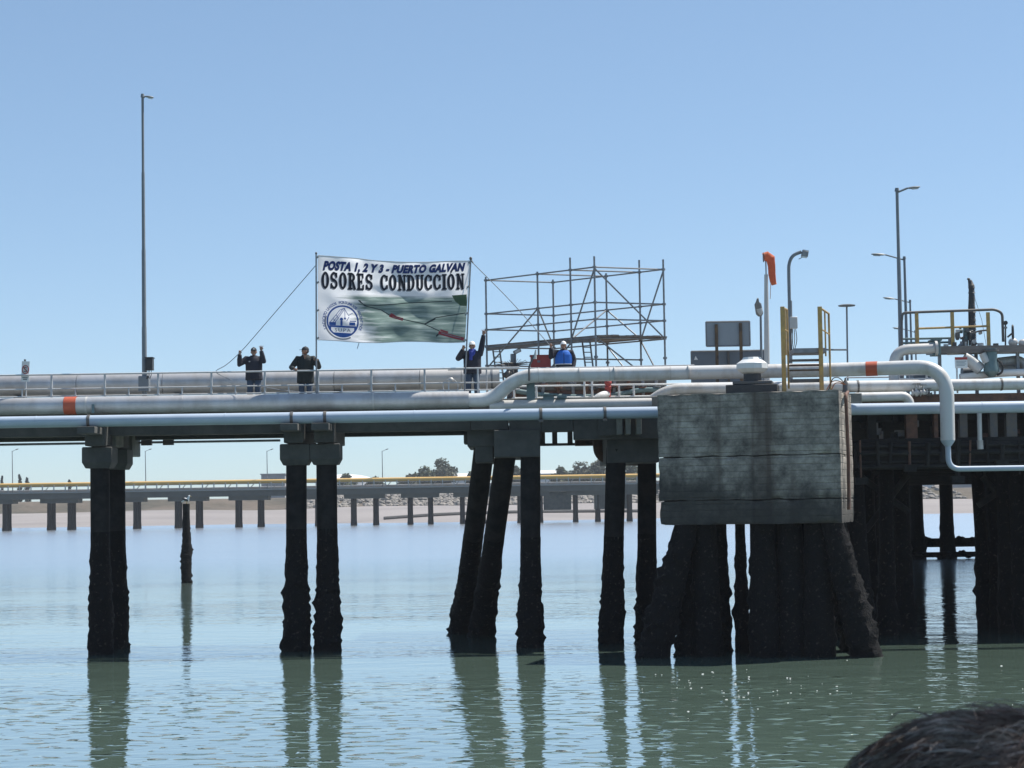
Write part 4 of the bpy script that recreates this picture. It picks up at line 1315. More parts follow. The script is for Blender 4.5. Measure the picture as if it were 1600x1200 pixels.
class Flat:
    """2-D shapes that are laid on to the cloth as print."""
    def __init__(s): s.v, s.f = [], []
    def poly(s, pts):
        n = len(s.v); s.v += list(pts); s.f.append(tuple(range(n, n + len(pts)))); return s
    def rect(s, x0, y0, x1, y1, n=1):
        for i in range(n):
            a, b_ = x0 + (x1 - x0) * i / n, x0 + (x1 - x0) * (i + 1) / n
            s.poly([(a, y0), (b_, y0), (b_, y1), (a, y1)])
        return s
    def ring(s, c, ro, ri, a0=0, a1=360, n=28, iy=None, oy=None):
        oy = ro if oy is None else oy
        iy = ri if iy is None else iy
        for i in range(n):
            p, q = R(a0 + (a1 - a0) * i / n), R(a0 + (a1 - a0) * (i + 1) / n)
            s.poly([(c[0] + ri * math.cos(p), c[1] + iy * math.sin(p)), (c[0] + ro * math.cos(p), c[1] + oy * math.sin(p)),
                    (c[0] + ro * math.cos(q), c[1] + oy * math.sin(q)), (c[0] + ri * math.cos(q), c[1] + iy * math.sin(q))])
        return s
    def line(s, pts, w):
        for (a, b_) in zip(pts, pts[1:]):
            dx, dy = b_[0] - a[0], b_[1] - a[1]
            l_ = math.hypot(dx, dy) or 1
            nx, ny = -dy / l_ * w / 2, dx / l_ * w / 2
            k_ = max(1, int(l_ / 60))
            for i in range(k_):
                p = (a[0] + dx * i / k_, a[1] + dy * i / k_); q = (a[0] + dx * (i + 1) / k_, a[1] + dy * (i + 1) / k_)
                s.poly([(p[0] + nx, p[1] + ny), (q[0] + nx, q[1] + ny), (q[0] - nx, q[1] - ny), (p[0] - nx, p[1] - ny)])
        return s
    def xf(s, fn):
        s.v = [fn(*p) for p in s.v]; return s
    def merge(s, o):
        n = len(s.v); s.v += o.v; s.f += [tuple(i + n for i in f) for f in o.f]; return s
    def letters(s):
        """The connected shapes, one Flat each, in reading order."""
        par = list(range(len(s.v)))
        def find(a):
            while par[a] != a:
                par[a] = par[par[a]]; a = par[a]
            return a
        for f in s.f:
            for q in f[1:]: par[find(q)] = find(f[0])
        out = {}
        for f in s.f: out.setdefault(find(f[0]), []).append(f)
        res = []
        for fs_ in out.values():
            ids = sorted({i for f in fs_ for i in f}); mp_ = {a: b for b, a in enumerate(ids)}
            g_ = Flat(); g_.v = [s.v[i] for i in ids]; g_.f = [tuple(mp_[i] for i in f) for f in fs_]
            res.append(g_)
        return sorted(res, key=lambda g_: min(p[0] for p in g_.v))
    def lay(s, name, mt, off, conv=None):
        """Lays the shapes (in close-up units) on the banner."""
        bm = bmesh.new()
        vs_ = [bm.verts.new((p[0], p[1], 0)) for p in s.v]
        for f in s.f:
            try: bm.faces.new([vs_[i] for i in f])
            except ValueError: pass
        bmesh.ops.triangulate(bm, faces=bm.faces[:])
        for _ in range(4):
            es = [e_ for e_ in bm.edges if e_.calc_length() > 26]
            if not es: break
            bmesh.ops.subdivide_edges(bm, edges=es, cuts=1)
            bmesh.ops.triangulate(bm, faces=bm.faces[:])
        bm.verts.index_update()
        mb = MB()
        mb.add([bpos(*uv(v_.co.x, v_.co.y), off) for v_ in bm.verts], [tuple(v_.index for v_ in f.verts) for f in bm.faces])
        bm.free()
        return mb.build(name, mt, bn, smooth=False)


# slab letters, thick upright stems and thin bars
def glyph(ch):
    g = Flat()
    s_, w_, t_ = .2, .62, .11      # stem, width, bar
    def serif(x, y, wd=.34):
        g.rect(x - wd / 2, y - t_ / 2, x + wd / 2, y + t_ / 2)
    if ch in 'OÓ':
        g.ring((.31, .5), .32, .11, n=30, oy=.5, iy=.37)
    elif ch == 'C':
        g.ring((.32, .5), .33, .12, 48, 312, n=26, oy=.5, iy=.38)
        g.rect(.47, .6, .63, .93); g.rect(.47, .1, .63, .34)
    elif ch == 'S':
        g.ring((.3, .71), .29, .11, 20, 270, n=20, oy=.29, iy=.16)
        g.ring((.31, .28), .3, .12, -160, 90, n=20, oy=.28, iy=.15)
        g.poly([(.2, .5), (.42, .42), (.42, .56), (.2, .64)])
        g.rect(.44, .66, .58, .95); g.rect(.02, .05, .16, .34)
    elif ch == 'D':
        g.rect(.08, 0, .28, 1); serif(.18, .05, .38); serif(.18, .95, .38)
        g.ring((.26, .5), .4, .2, -90, 90, n=18, oy=.5, iy=.39)
    elif ch == 'U':
        g.rect(.07, .3, .27, 1); g.rect(.45, .3, .62, 1); serif(.17, .95, .34); serif(.54, .95, .28)
        g.ring((.345, .32), .275, .1, 180, 360, n=16, oy=.32, iy=.2)
    elif ch == 'N':
        g.rect(.08, 0, .22, 1); g.rect(.5, 0, .62, 1); serif(.14, .05, .3); serif(.14, .95, .26); serif(.56, .95, .28)
        g.poly([(.06, 1), (.27, 1), (.64, 0), (.44, 0)])
    elif ch == 'I':
        g.rect(.08, 0, .3, 1); serif(.19, .05, .4); serif(.19, .95, .4)
    elif ch == 'E':
        g.rect(.08, 0, .28, 1); g.rect(0, 0, .58, t_); g.rect(0, 1 - t_, .56, 1); g.rect(.2, .45, .44, .56)
        g.rect(.46, 0, .6, .32); g.rect(.45, .7, .57, 1); g.rect(.38, .36, .46, .64)
    elif ch == 'R':
        g.rect(.08, 0, .28, 1); serif(.18, .05, .38); serif(.18, .95, .38)
        g.ring((.28, .74), .31, .12, -90, 90, n=16, oy=.26, iy=.14)
        g.poly([(.28, .5), (.46, .52), (.66, .06), (.66, 0), (.46, 0)])
    if ch == 'Ó':
        g.poly([(.26, 1.06), (.36, 1.06), (.5, 1.24), (.36, 1.24)])
    return g


ADV = {'I': .45, ' ': .52}
TXT = 'OSORES CONDUCCIÓN'
wd = sum(ADV.get(ch, .74) for ch in TXT) - .1
def line2(dx, dy):
    return lambda a, b_: (132 + a / wd * 1322 + dx, (365 + a / wd * 6) - b_ * (160 - 14 * a / wd) + dy)
x = 0
for ch in TXT:
    if ch != ' ':
        for nm, dx, dy, mt_, off in (('letter', 0, 0, 'black', .021), ('letter_shadow', -8, 9, 'grey', .012)):
            g = glyph(ch).xf(lambda a, b_, x=x: (a + x, b_))
            o = g.xf(line2(dx, dy)).lay(nm, INK[mt_], off)
            if nm == 'letter': top_ = o
            else: o.parent = top_
    x += ADV.get(ch, .74)


def font_flat(text, shear=0.0, bold=0.0, size=1.0, spacing=1.0):
    cu = bpy.data.curves.new('lettering', 'FONT')
    cu.body = text; cu.shear = shear; cu.offset = bold; cu.size = size; cu.space_character = spacing
    cu.resolution_u = 3
    ob = bpy.data.objects.new('lettering', cu)
    C.collection.objects.link(ob)
    dg = bpy.context.evaluated_depsgraph_get()
    me_ = bpy.data.meshes.new_from_object(ob.evaluated_get(dg))
    f = Flat()
    f.v = [(v_.co.x, v_.co.y) for v_ in me_.vertices]
    f.f = [tuple(p_.vertices) for p_ in me_.polygons]
    bpy.data.objects.remove(ob); bpy.data.curves.remove(cu); bpy.data.meshes.remove(me_)
    return f


f = font_flat('POSTA 1, 2 Y 3 - PUERTO GALVAN', .32, .06, 1, 1.1)
x0_, x1_ = min(p[0] for p in f.v), max(p[0] for p in f.v)
sh = Flat(); sh.v, sh.f = list(f.v), list(f.f)
mp1 = lambda dx, dy: (lambda a, b_: (142 + (a - x0_) / (x1_ - x0_) * 1330 + dx, 186 + (a - x0_) / (x1_ - x0_) * 12 - b_ * 112 * (1 - .14 * (a - x0_) / (x1_ - x0_)) + dy))
for g in f.xf(mp1(0, 0)).letters(): g.lay('letter', INK['navy'], .018)
sh.xf(mp1(-5, 5)).lay('letter_shadow', INK['grey'], .011)['kind'] = 'stuff'

# the barge drawing over the river picture
Flat().line([(470, 465), (530, 508), (650, 511), (900, 491), (1340, 478)], 8).line([(520, 512), (680, 552), (760, 602), (890, 645), (1080, 690), (1225, 752)], 8).line(
    [(1080, 692), (1190, 630), (1330, 608), (1462, 588)], 8).line([(1090, 690), (1185, 640)], 11).line([(1190, 800), (1215, 775)], 14).line([(480, 465), (500, 490)], 12).lay('mooring_drawing', INK['line'], .012)
Flat().line([(760, 606), (885, 645)], 26).line([(1212, 764), (1445, 828)], 30).line([(1230, 742), (1300, 762)], 16).line([(775, 590), (810, 612)], 16).lay('barge_drawing', INK['red'], .016)
Flat().line([(1235, 766), (1420, 818)], 6).line([(790, 618), (880, 643)], 5).lay('barge_highlight', INK['grey'], .02)
Flat().poly([(1340, 425), (1478, 418), (1476, 525), (1420, 520), (1370, 480)]).lay('headland_drawing', INK['green'], .01)

# seal: ring of lettering round a blue disc with crane scene and ribbon
sc_c = (325, 665)
Flat().ring((sc_c[0] - 5, sc_c[1] + 7), 164, 150, 60, 200, 24).lay('seal_shadow', INK['grey'], .008)
Flat().ring(sc_c, 149, 134, 0, 360, 44).lay('seal_ring', INK['blue'], .018)
low = Flat()
nc = 44
for i in range(nc):
    xa, xb = sc_c[0] - 130 + 260 * i / nc, sc_c[0] - 130 + 260 * (i + 1) / nc
    ya, yb = (sc_c[1] + math.sqrt(max(0, 136 ** 2 - (q - sc_c[0]) ** 2)) for q in (xa, xb))
    t0 = sc_c[1] + 40
    if min(ya, yb) <= t0 + 2: continue
    if 218 < xa and xb < 432:          # the ribbon is left bare cloth
        low.poly([(xa, t0), (xb, t0), (xb, 722), (xa, 722)])
        if min(ya, yb) > 772: low.poly([(xa, 771), (xb, 771), (xb, yb), (xa, ya)])
    else:
        low.poly([(xa, t0), (xb, t0), (xb, yb), (xa, ya)])
low.lay('seal_water', INK['blue'], .018)
cr_ = Flat()
for pts_ in ([(205, 680), (300, 560)], [(225, 690), (330, 545)], [(300, 560), (340, 545)], [(245, 690), (345, 545)], [(345, 545), (345, 630)], [(235, 640), (255, 665)], [(265, 605), (285, 640)],
             [(335, 540), (380, 610)], [(380, 610), (420, 585)], [(360, 660), (385, 620)]):
    cr_.line(pts_, 5)
cr_.rect(200, 675, 262, 704).rect(385, 670, 440, 700).rect(390, 655, 450, 664)
cr_.rect(303, 660, 323, 704).ring((313, 645), 15, 0, 0, 360, 12).ring((345, 637), 10, 0, 0, 360, 10)
cr_.lay('crane_drawing', INK['blue'], .018)
f = font_flat('SUPA', 0, .01, 1, 1.25)
x0_, x1_ = min(p[0] for p in f.v), max(p[0] for p in f.v)
f.xf(lambda a, b_: (252 + (a - x0_) / (x1_ - x0_) * 148, 762 - b_ * 46)).lay('lettering', INK['grey'], .028)
txt = 'SINDICATO UNIDOS PORTUARIOS ARGENTINOS'
ringt = Flat()
for i, ch in enumerate(txt):
    if ch == ' ': continue
    q = R(204 - 228 * i / (len(txt) - 1))
    f = font_flat(ch, 0, .02, 1)
    mxw = (min(p[0] for p in f.v) + max(p[0] for p in f.v)) / 2
    def put(a, b_, q=q, mxw=mxw):
        rr = 163 + b_ * 36
        al = q - (a - mxw) * 34 / 172
        return (sc_c[0] + rr * math.cos(al), sc_c[1] - rr * math.sin(al))
    ringt.merge(f.xf(put))
ringt.lay('ring_lettering', INK['blue'], .014)['kind'] = 'stuff'

# poles and guy ropes of the banner
a, b_ = P(494, 396, BY), P(494.5, 640, BY)
t_ = thing('banner_pole', 'thin grey pole at the left edge of the banner', 'pole', V(b_.x, BY, DZ), 'banner poles')
MB().tube([V(b_.x, BY, DZ - .0), a], .026, 10).build('shaft', M['steel'], t_)
MB().ell(a, (.035, .035, .05), 8, 6).build('tip', M['steel_d'], t_)
a, b_ = P(735.5, 404, BY), P(725.5, 640, BY)
t_ = thing('banner_pole', 'thin grey pole at the right edge of the banner', 'pole', V(b_.x, BY, DZ), 'banner poles')
MB().tube([V(b_.x, BY, DZ - .0), a], .026, 10).build('shaft', M['steel'], t_)
MB().ell(a, (.05, .05, .06), 8, 6).build('tip', M['steel_d'], t_)
MB().tube([a - V(0, 0, .02), a + V(.07, 0, -.14)], .03, 6).build('knot', M['rope'], t_)
for v_, u_ in ((.02, 0), (.35, 0), (.68, 0), (.98, 0), (.02, 1), (.35, 1), (.68, 1), (.98, 1)):
    p = bpos(u_, v_)
    MB().tube([p + V(-.035, 0, -.02), p + V(.035, -.02, .02)], .03, 6).build('tie', M['rope'], bn)
def rope(label, pts, mt='rope', r=.013, name='guy_rope'):
    o = MB().tube(fillet(pts, .8, 6), r, 6).build(name, M[mt])
    return tag(o, label, 'rope')
rope('long guy rope from banner pole through the hand of the waving person', [P(494, 414, BY), P(430, 488, 60.8), P(377, 549.5, 60.95), P(352, 572, 60.95), P(333, 580.5, 60.9), P(362, 594.5, 60.95)])
rope('guy rope from the right banner pole to the blue vested person', [P(736, 408, BY), P(800, 472, 62.4), P(862.5, 543.5, 62.52), P(874, 555, 63.3), P(897, 572, 63.4)])
rope('loose rope end lying along the bottom rail by the two people', [P(402, 602, 60.85), P(435, 609, 60.8), P(466, 612, 60.85)])
MB().tube([bpos(.28, 0), bpos(.28, 0) + V(-.06, 0, -.2)], .012, 5).build('loose_tie', M['rope'], bn)


# ------------------------------------------------------------------ people
def fuse(mb, voxel, name, mt, parent, smooth_it=3):
    me_ = mb.mesh(name, wloc(parent), False)
    ob = bpy.data.objects.new(name, me_)
    C.collection.objects.link(ob)
    r_ = ob.modifiers.new('r', 'REMESH'); r_.mode = 'VOXEL'; r_.voxel_size = voxel
    s_ = ob.modifiers.new('s', 'SMOOTH'); s_.iterations = smooth_it; s_.factor = .5
    dg = bpy.context.evaluated_depsgraph_get()
    me2 = bpy.data.meshes.new_from_object(ob.evaluated_get(dg))
    bpy.data.objects.remove(ob); bpy.data.meshes.remove(me_)
    me2.polygons.foreach_set('use_smooth', [True] * len(me2.polygons))
    me2.name = name
    me2.materials.clear()
    return link(name, me2, mt, parent)


GIRTH = [1.0]
def ellring(c, rx, ry, n=20, T=None):
    if T: rx, ry = rx * GIRTH[0], ry * GIRTH[0]
    ps = [V(math.cos(2 * math.pi * i / n) * rx, math.sin(2 * math.pi * i / n) * ry, 0) + Vector(c) for i in range(n)]
    return [T(p) for p in ps] if T else ps


def hand(mb, T, wrist, d, side, grip, k=1.0):
    """palm and five fingers from the wrist along d; grip curls them."""
    d = Vector(d).normalized()
    w_ = d.cross(V(0, 1, 0))
    w_ = w_.normalized() if w_.length > .1 else V(1, 0, 0)
    nrm = w_.cross(d).normalized()
    if nrm.y > 0: nrm = -nrm
    wrist = Vector(wrist)
    pc = wrist + d * .05
    Mx = Matrix((w_, nrm, d)).transposed()
    vs = MB(); vs.ell(pc, (.043 * k, .019 * k, .055 * k), 12, 8, Mx)
    mb.add([T(p) for p in vs.v], vs.f)
    for i, (o_, L_) in enumerate(((-.032, .066), (-.011, .078), (.011, .074), (.032, .058))):
        b0 = pc + d * .04 + w_ * o_
        sp = w_ * o_ * (.2 if grip else 1.9)
        if grip:
            p1 = b0 + d * L_ * .4 + nrm * .012; p2 = p1 + nrm * L_ * .42 - d * .006; p3 = p2 - d * L_ * .4
        else:
            p1 = b0 + d * L_ * .45 + sp * .35; p2 = p1 + d * L_ * .35 + sp * .2 + nrm * .004; p3 = p2 + d * L_ * .3 + nrm * .008
        mb.tube([T(q) for q in (b0 - d * .025, b0, p1, p2, p3)], [.0105 * k, .0105 * k, .0098 * k, .009 * k, .0075 * k], 8)
    tb0 = pc - d * .02 + w_ * side * .032
    td = (w_ * side * .8 + d * .7 + nrm * (.7 if grip else .2)).normalized()
    mb.tube([T(q) for q in (tb0 - td * .01, tb0 + td * .035, tb0 + td * .055 + d * .02)], [.013 * k, .0115 * k, .009 * k], 8)


def person(label, base, k, arms, yaw_head, hat, top_mat, hem, extra=None, lean=0.0, spread=.1, hx=0.0, g=1.17):
    base = Vector(base)
    hk = 1 + (g - 1) * .85
    arms = [(V(a[0][0] * g, a[0][1], a[0][2]),) + tuple(a[1:]) for a in arms]
    spread *= 1 + (g - 1) * .8
    GIRTH[0] = g
    t_ = thing('person', label, 'person', base)
    def T(p): return base + V(p.x + lean * max(0, p.z - .9), p.y, p.z) * k
    vox = .0115 * k
    # body
    mb = MB()
    for s_ in (-1, 1):
        mb.tube([T(V(s_ * .09, 0, .95)), T(V(s_ * (spread + .01), -.02, .5)), T(V(s_ * (spread + .02), .02, .08))], [.082, .056, .042], 12)
        mb.ell(T(V(s_ * (spread + .02), -.06, .05)), (.042, .12, .045), 12, 8)
    mb.loft([ellring((0, 0, z), rx, ry, 20, T) for z, rx, ry in ((.84, .16, .11), (.95, .175, .12), (1.1, .155, .105), (1.3, .18, .12), (1.42, .165, .1), (1.5, .075, .07))])
    hc = V(hx, -.025, 1.655)
    mb.tube([T(V(0, 0, 1.45)), T(V(hx * .6, -.012, 1.58))], [.062, .055], 12)
    cyw, syw = math.cos(yaw_head), math.sin(yaw_head)
    def H(p): return T(hc + V(p.x * cyw - p.y * syw, p.x * syw + p.y * cyw, p.z) * hk)
    hd = MB(); hd.ell((0, 0, 0), (.077, .097, .118), 18, 14, None, lambda d: 1 - .16 * max(0, -d.z) * (1 - max(0, -d.y)) + .02 * max(0, d.y))
    hd.ell((0, -.098, -.012), (.013, .02, .024), 8, 6)
    hd.ell((0, -.083, -.085), (.03, .02, .022), 8, 6)
    hd.ell((0, -.086, -.055), (.027, .012, .007), 8, 6)
    for s_ in (-1, 1):
        hd.ell((s_ * .08, .005, -.012), (.012, .02, .032), 8, 6)
        hd.ell((s_ * .034, -.083, .025), (.022, .014, .009), 8, 6)
    mb.add([H(p) for p in hd.v], hd.f)
    for sh_, el, wr, hdir, side, grip in arms:
        sh_, el, wr = Vector(sh_), Vector(el), Vector(wr)
        mb.tube([T(sh_), T(sh_.lerp(el, .5)), T(el), T(el.lerp(wr, .35)), T(wr)], [.052, .046, .04, .038, .027], 10)
        hand(mb, T, wr, hdir, side, grip, k * (1.1 if grip else 1.2))
    fuse(mb, vox, 'body', M['skin'], t_, 2)
    ey = MB()
    for s_ in (-1, 1): ey.ell(H(V(s_ * .033, -.0855, .008)), .012 * k, 8, 6)
    ey.build('eyes', M['eye'], t_)
    # trousers, shoes
    mb = MB()
    mb.loft([ellring((0, 0, z), rx, ry, 20, T) for z, rx, ry in ((.82, .185, .135), (.92, .195, .14), (1.04, .18, .125))])
    for s_ in (-1, 1):
        mb.tube([T(V(s_ * .092 * g, 0, .9)), T(V(s_ * .1 * g, -.005, .72)), T(V(s_ * (spread + .01), -.03, .48)), T(V(s_ * (spread + .018), .0, .25)), T(V(s_ * (spread + .02), .015, .07))], [q * g for q in (.108, .1, .082, .078, .074)], 14)
    fuse(mb, .014 * k, 'trousers', M['jeans'], t_, 3)
    for s_ in (-1, 1):
        mb = MB()
        mb.ell(T(V(s_ * (spread + .02), -.065, .05)), (.052, .14, .05), 14, 8, None, lambda d: 1 if d.z > -.3 else .96)
        mb.build('shoe', M['shoe'], t_)
    # jacket
    mb = MB()
    mb.loft([ellring((0, 0, z), rx, ry, 22, T) for z, rx, ry in ((hem, .232, .165), (hem + .03, .24, .172), (1.05, .23, .165), (1.2, .232, .168), (1.34, .235, .16), (1.43, .205, .135), (1.49, .13, .105), (1.54, .088, .088))])
    for sh_, el, wr, hdir, side, grip in arms:
        sh_, el, wr = Vector(sh_), Vector(el), Vector(wr)
        inn = V(sh_.x * .45, sh_.y, sh_.z - .03)
        mb.tube([T(inn), T(sh_), T(sh_.lerp(el, .5) + V(.004, .006, 0)), T(el), T(el.lerp(wr, .5) + V(0, .006, -.004)), T(el.lerp(wr, .97))], [q * g for q in (.1, .097, .085, .079, .07, .055)], 14)
    jk = fuse(mb, .015 * k, 'jacket', M[top_mat], t_, 3)
    # hat / hair
    if hat:
        mb = MB()
        dome = MB(); dome.ell((0, .004, .028), (.087, .108, .1), 20, 12, None)
        vs = [p for p in dome.v]
        mb.add([H(V(p.x, p.y, max(p.z, .026))) for p in vs], dome.f)
        br = [V(math.sin(a) * .078, -.07 - math.cos(a) * .105, .034 - .012 * math.cos(a)) for a in [R(-80 + 160 * i / 12) for i in range(13)]]
        mb.prism([H(p) for p in br], V(0, 0, .011) * k)
        cp = mb.build('cap', M[hat], t_)
        mb = MB(); mb.ell(H(V(0, .004, .129)), .01 * k, 8, 5); mb.build('cap_button', M[hat], cp)
        hr = MB(); hr.ell((0, .022, .0), (.083, .088, .085), 16, 10)
        o = MB(); o.add([H(V(p.x, max(p.y, .0), min(p.z, .03))) for p in hr.v], hr.f); o.build('hair', M['hair'], t_)
    if extra: extra(t_, T, H, k)
    return t_


def logo_patch(t_, T, H, k):
    MB().ell(T(V(-.12, -.188, 1.33)), (.03 * k, .012 * k, .022 * k), 10, 6).build('jacket_badge', M['board_back'], t_)
    MB().ell(H(V(0, -.098, .066)), (.03 * k, .014 * k, .018 * k), 10, 6).build('cap_badge', M['cap_w'], t_)


PYD = 61.35
fz = lambda px: P(px, 600, PYD).x
person('person in dark jacket waving with both arms raised and gripping the rope', (fz(397), PYD, DZ), 1.0,
       [((-.215, 0, 1.42), (-.45, -.12, 1.25), (-.41, -.3, 1.56), (.05, -.05, 1), -1, True), ((.21, 0, 1.42), (.33, -.16, 1.33), (.26, -.2, 1.68), (.02, -.1, 1), -1, False)],
       R(6), 'cap_d', 'navy', .74, logo_patch)
def p2x(t_, T, H, k):
    mb = MB()
    mb.prism([T(V(x, -.215 + abs(z - 1.5) * .0, z)) for x, z in ((-.05, 1.52), (.05, 1.52), (.0, 1.38))], (0, .09, 0))
    mb.build('open_collar', M['skin'], t_, smooth=False)
    MB().ell(T(V(-.36, -.11, 1.19)), (.05 * k, .03 * k, .016 * k), 10, 6).build('sleeve_badge', M['cap_w'], t_)
person('person in long black jacket leaning on the rail and looking left', (fz(477.5), PYD, DZ), 1.0,
       [((-.215, -.02, 1.4), (-.43, -.14, 1.12), (-.32, -.44, 1.04), (.9, -.35, -.1), -1, True), ((.215, 0, 1.4), (.44, -.12, 1.13), (.42, -.47, 1.33), (-.75, -.3, .25), 1, True)],
       R(-62), 'cap_d', 'green_black', .62, p2x)
def p3x(t_, T, H, k):
    mb = MB()
    mb.loft([ellring((0, -.012, z), rx, ry, 20, T) for z, rx, ry in ((1.33, .13, .155), (1.42, .135, .15), (1.5, .105, .115), (1.56, .09, .1))])
    mb.tube([T(V(-.03, -.19, 1.46)), T(V(-.04, -.21, 1.2))], [.05, .055], 10)
    fuse(mb, .013, 'scarf', M['scarf'], t_, 2)
person('person in white cap and blue scarf with one arm straight up', (fz(738.5), PYD, DZ), 1.05,
       [((-.21, 0, 1.42), (-.43, -.1, 1.27), (-.265, -.46, 1.52), (.2, -.1, 1), -1, True), ((.21, 0, 1.42), (.31, -.02, 1.72), (.355, -.06, 1.99), (.1, 0, 1), -1, False)],
       R(-8), 'cap_w', 'navy', .8, p3x)
def p4x(t_, T, H, k):
    mb = MB()
    mb.loft([ellring((0, 0, z), rx, ry, 22, T) for z, rx, ry in ((1.02, .25, .185), (1.2, .25, .185), (1.34, .25, .178), (1.43, .215, .15), (1.485, .15, .12))], True)
    v_ = fuse(mb, .014, 'vest', M['vest'], t_, 3)
    mb = MB()
    mb.tube([T(V(0, -.225, 1.03)), T(V(0, -.222, 1.4))], .008, 6)
    mb.build('zip', M['navy'], v_)
    mb = MB(); mb.loft([ellring((0, 0, z), .254, .19, 22, T) for z in (1.02, 1.045)], False); mb.build('reflective_hem', M['white'], v_)
person('person in bright blue vest and white cap raising a hand below the scaffold', (P(881, 570, 62.8).x, 62.8, 8.02), 1.0,
       [((-.215, 0, 1.42), (-.42, -.1, 1.28), (-.42, -.28, 1.57), (-.05, -.05, 1), -1, True), ((.215, 0, 1.42), (.33, .02, 1.15), (.3, -.12, .9), (.1, -.1, -1), -1, True)],
       R(4), 'cap_w', 'navy', .78, p4x, lean=.0)

# ------------------------------------------------------------------ concrete mooring block (dolphin)
BTOP, BBOT = 7.62, 3.83
cR, cL = P(1313, 700, 54.6), P(1028, 700, 56.05)
cR.z = cL.z = 0
bu = (cR - cL).normalized()
bv = V(-bu.y, bu.x, 0)
BL, BD = (cR - cL).length, 3.35
dol = thing('mooring_block', 'massive square concrete block on raking piles, stained and board marked', 'dolphin', cL + bu * BL / 2 + bv * BD / 2)


def bp_(a, d, z): return cL + bu * a + bv * d + V(0, 0, z)


def rough_block(a0, a1, d0, d1, z0, z1, seed, amp=.03, step=.13, chip=.06):
    bm = bmesh.new()
    nx, ny, nz = max(2, int((a1 - a0) / step)), max(2, int((d1 - d0) / step)), max(2, int((z1 - z0) / step))
    cache = {}
    def vert(i, j, k_):
        key = (i, j, k_)
        if key not in cache:
            a, d, z = a0 + (a1 - a0) * i / nx, d0 + (d1 - d0) * j / ny, z0 + (z1 - z0) * k_ / nz
            p = V(a, d, z)
            nz_ = noise.noise(p * 1.3 + V(seed, 0, 0)) * .6 + noise.noise(p * 5 + V(0, seed, 0)) * .4
            n = V((i == nx) - (i == 0), (j == ny) - (j == 0), (k_ == nz) - (k_ == 0))
            cnt = abs(n.x) + abs(n.y) + abs(n.z)
            p = p + n * amp * nz_
            if cnt >= 2:
                p = p - n * chip * max(0, .25 + noise.noise(V(a * 3, d * 3, z * 3 + seed)))
            cache[key] = bm.verts.new(bp_(p.x, p.y, p.z) - dol.location)
        return cache[key]
    for i in range(nx):
        for k_ in range(nz):
            for j in (0, ny):
                q = [vert(i, j, k_), vert(i + 1, j, k_), vert(i + 1, j, k_ + 1), vert(i, j, k_ + 1)]
                bm.faces.new(q if j == 0 else q[::-1])
    for j in range(ny):
        for k_ in range(nz):
            for i in (0, nx):
                q = [vert(i, j, k_), vert(i, j + 1, k_), vert(i, j + 1, k_ + 1), vert(i, j, k_ + 1)]
                bm.faces.new(q[::-1] if i == 0 else q)
    for i in range(nx):
        for j in range(ny):
            for k_ in (0, nz):
                q = [vert(i, j, k_), vert(i + 1, j, k_), vert(i + 1, j + 1, k_), vert(i, j + 1, k_)]
                bm.faces.new(q[::-1] if k_ == 0 else q)
    bmesh.ops.recalc_face_normals(bm, faces=bm.faces)
    me_ = bpy.data.meshes.new('concrete_lift')
    bm.to_mesh(me_); bm.free()
    me_.polygons.foreach_set('use_smooth', [True] * len(me_.polygons))
    me_.set_sharp_from_angle(angle=R(50))
    return link('concrete_lift', me_, M['board'], dol)


zA, zB = P(1170, 712, 55.3).z, P(1170, 781, 55.3).z
rough_block(0, BL, 0, BD, zA + .004, BTOP, 1.3, .018, .12, .035)
rough_block(.01, BL + .006, -.006, BD, zB + .004, zA - .004, 4.7, .022, .12, .04)
rough_block(.02, BL, .008, BD, BBOT, zB - .004, 9.1, .024, .12, .04)
for (xt, xb, dt, db, r) in ((1066, 1012, .4, .1, .33), (1298, 1356, .4, .9, .31), (1080, 1064, 1.1, 1.0, .3), (1076, 1050, 2.8, 3.0, .3), (1288, 1330, 2.6, 3.0, .33)):
    sd_ += 1
    a = (P(xt, 800, 55.3) - cL).dot(bu); a2 = (P(xb, 1025, 55.6) - cL).dot(bu)
    tp = bp_(max(.35, min(BL - .38, a)), dt, 4.1)
    bt = bp_(a2, db, 0)
    bt = tp + (bt - tp) * ((tp.z + 1.2) / (tp.z - bt.z))
    mb = MB(); pile_mesh(mb, tp, bt, r, sd_, 4.0, .12, n=24, step=.1)
    mb.build('raking_pile', M['foul'], dol)
for (px, d, r) in ((1092, .75, .36), (1135, 2.6, .15), (1189, .7, .36), (1233, .9, .36), (1277, .8, .36), (1098, 2.6, .24), (1211, 2.5, .36), (1255, 2.6, .38)):
    sd_ += 1
    a = (P(px, 900, 55.5) - cL).dot(bu)
    mb = MB(); pile_mesh(mb, bp_(a, d, 4.1), bp_(a, d, -1.2), r, sd_, 3.6, .08, n=20, step=.12)
    mb.build('pile', M['foul'], dol)

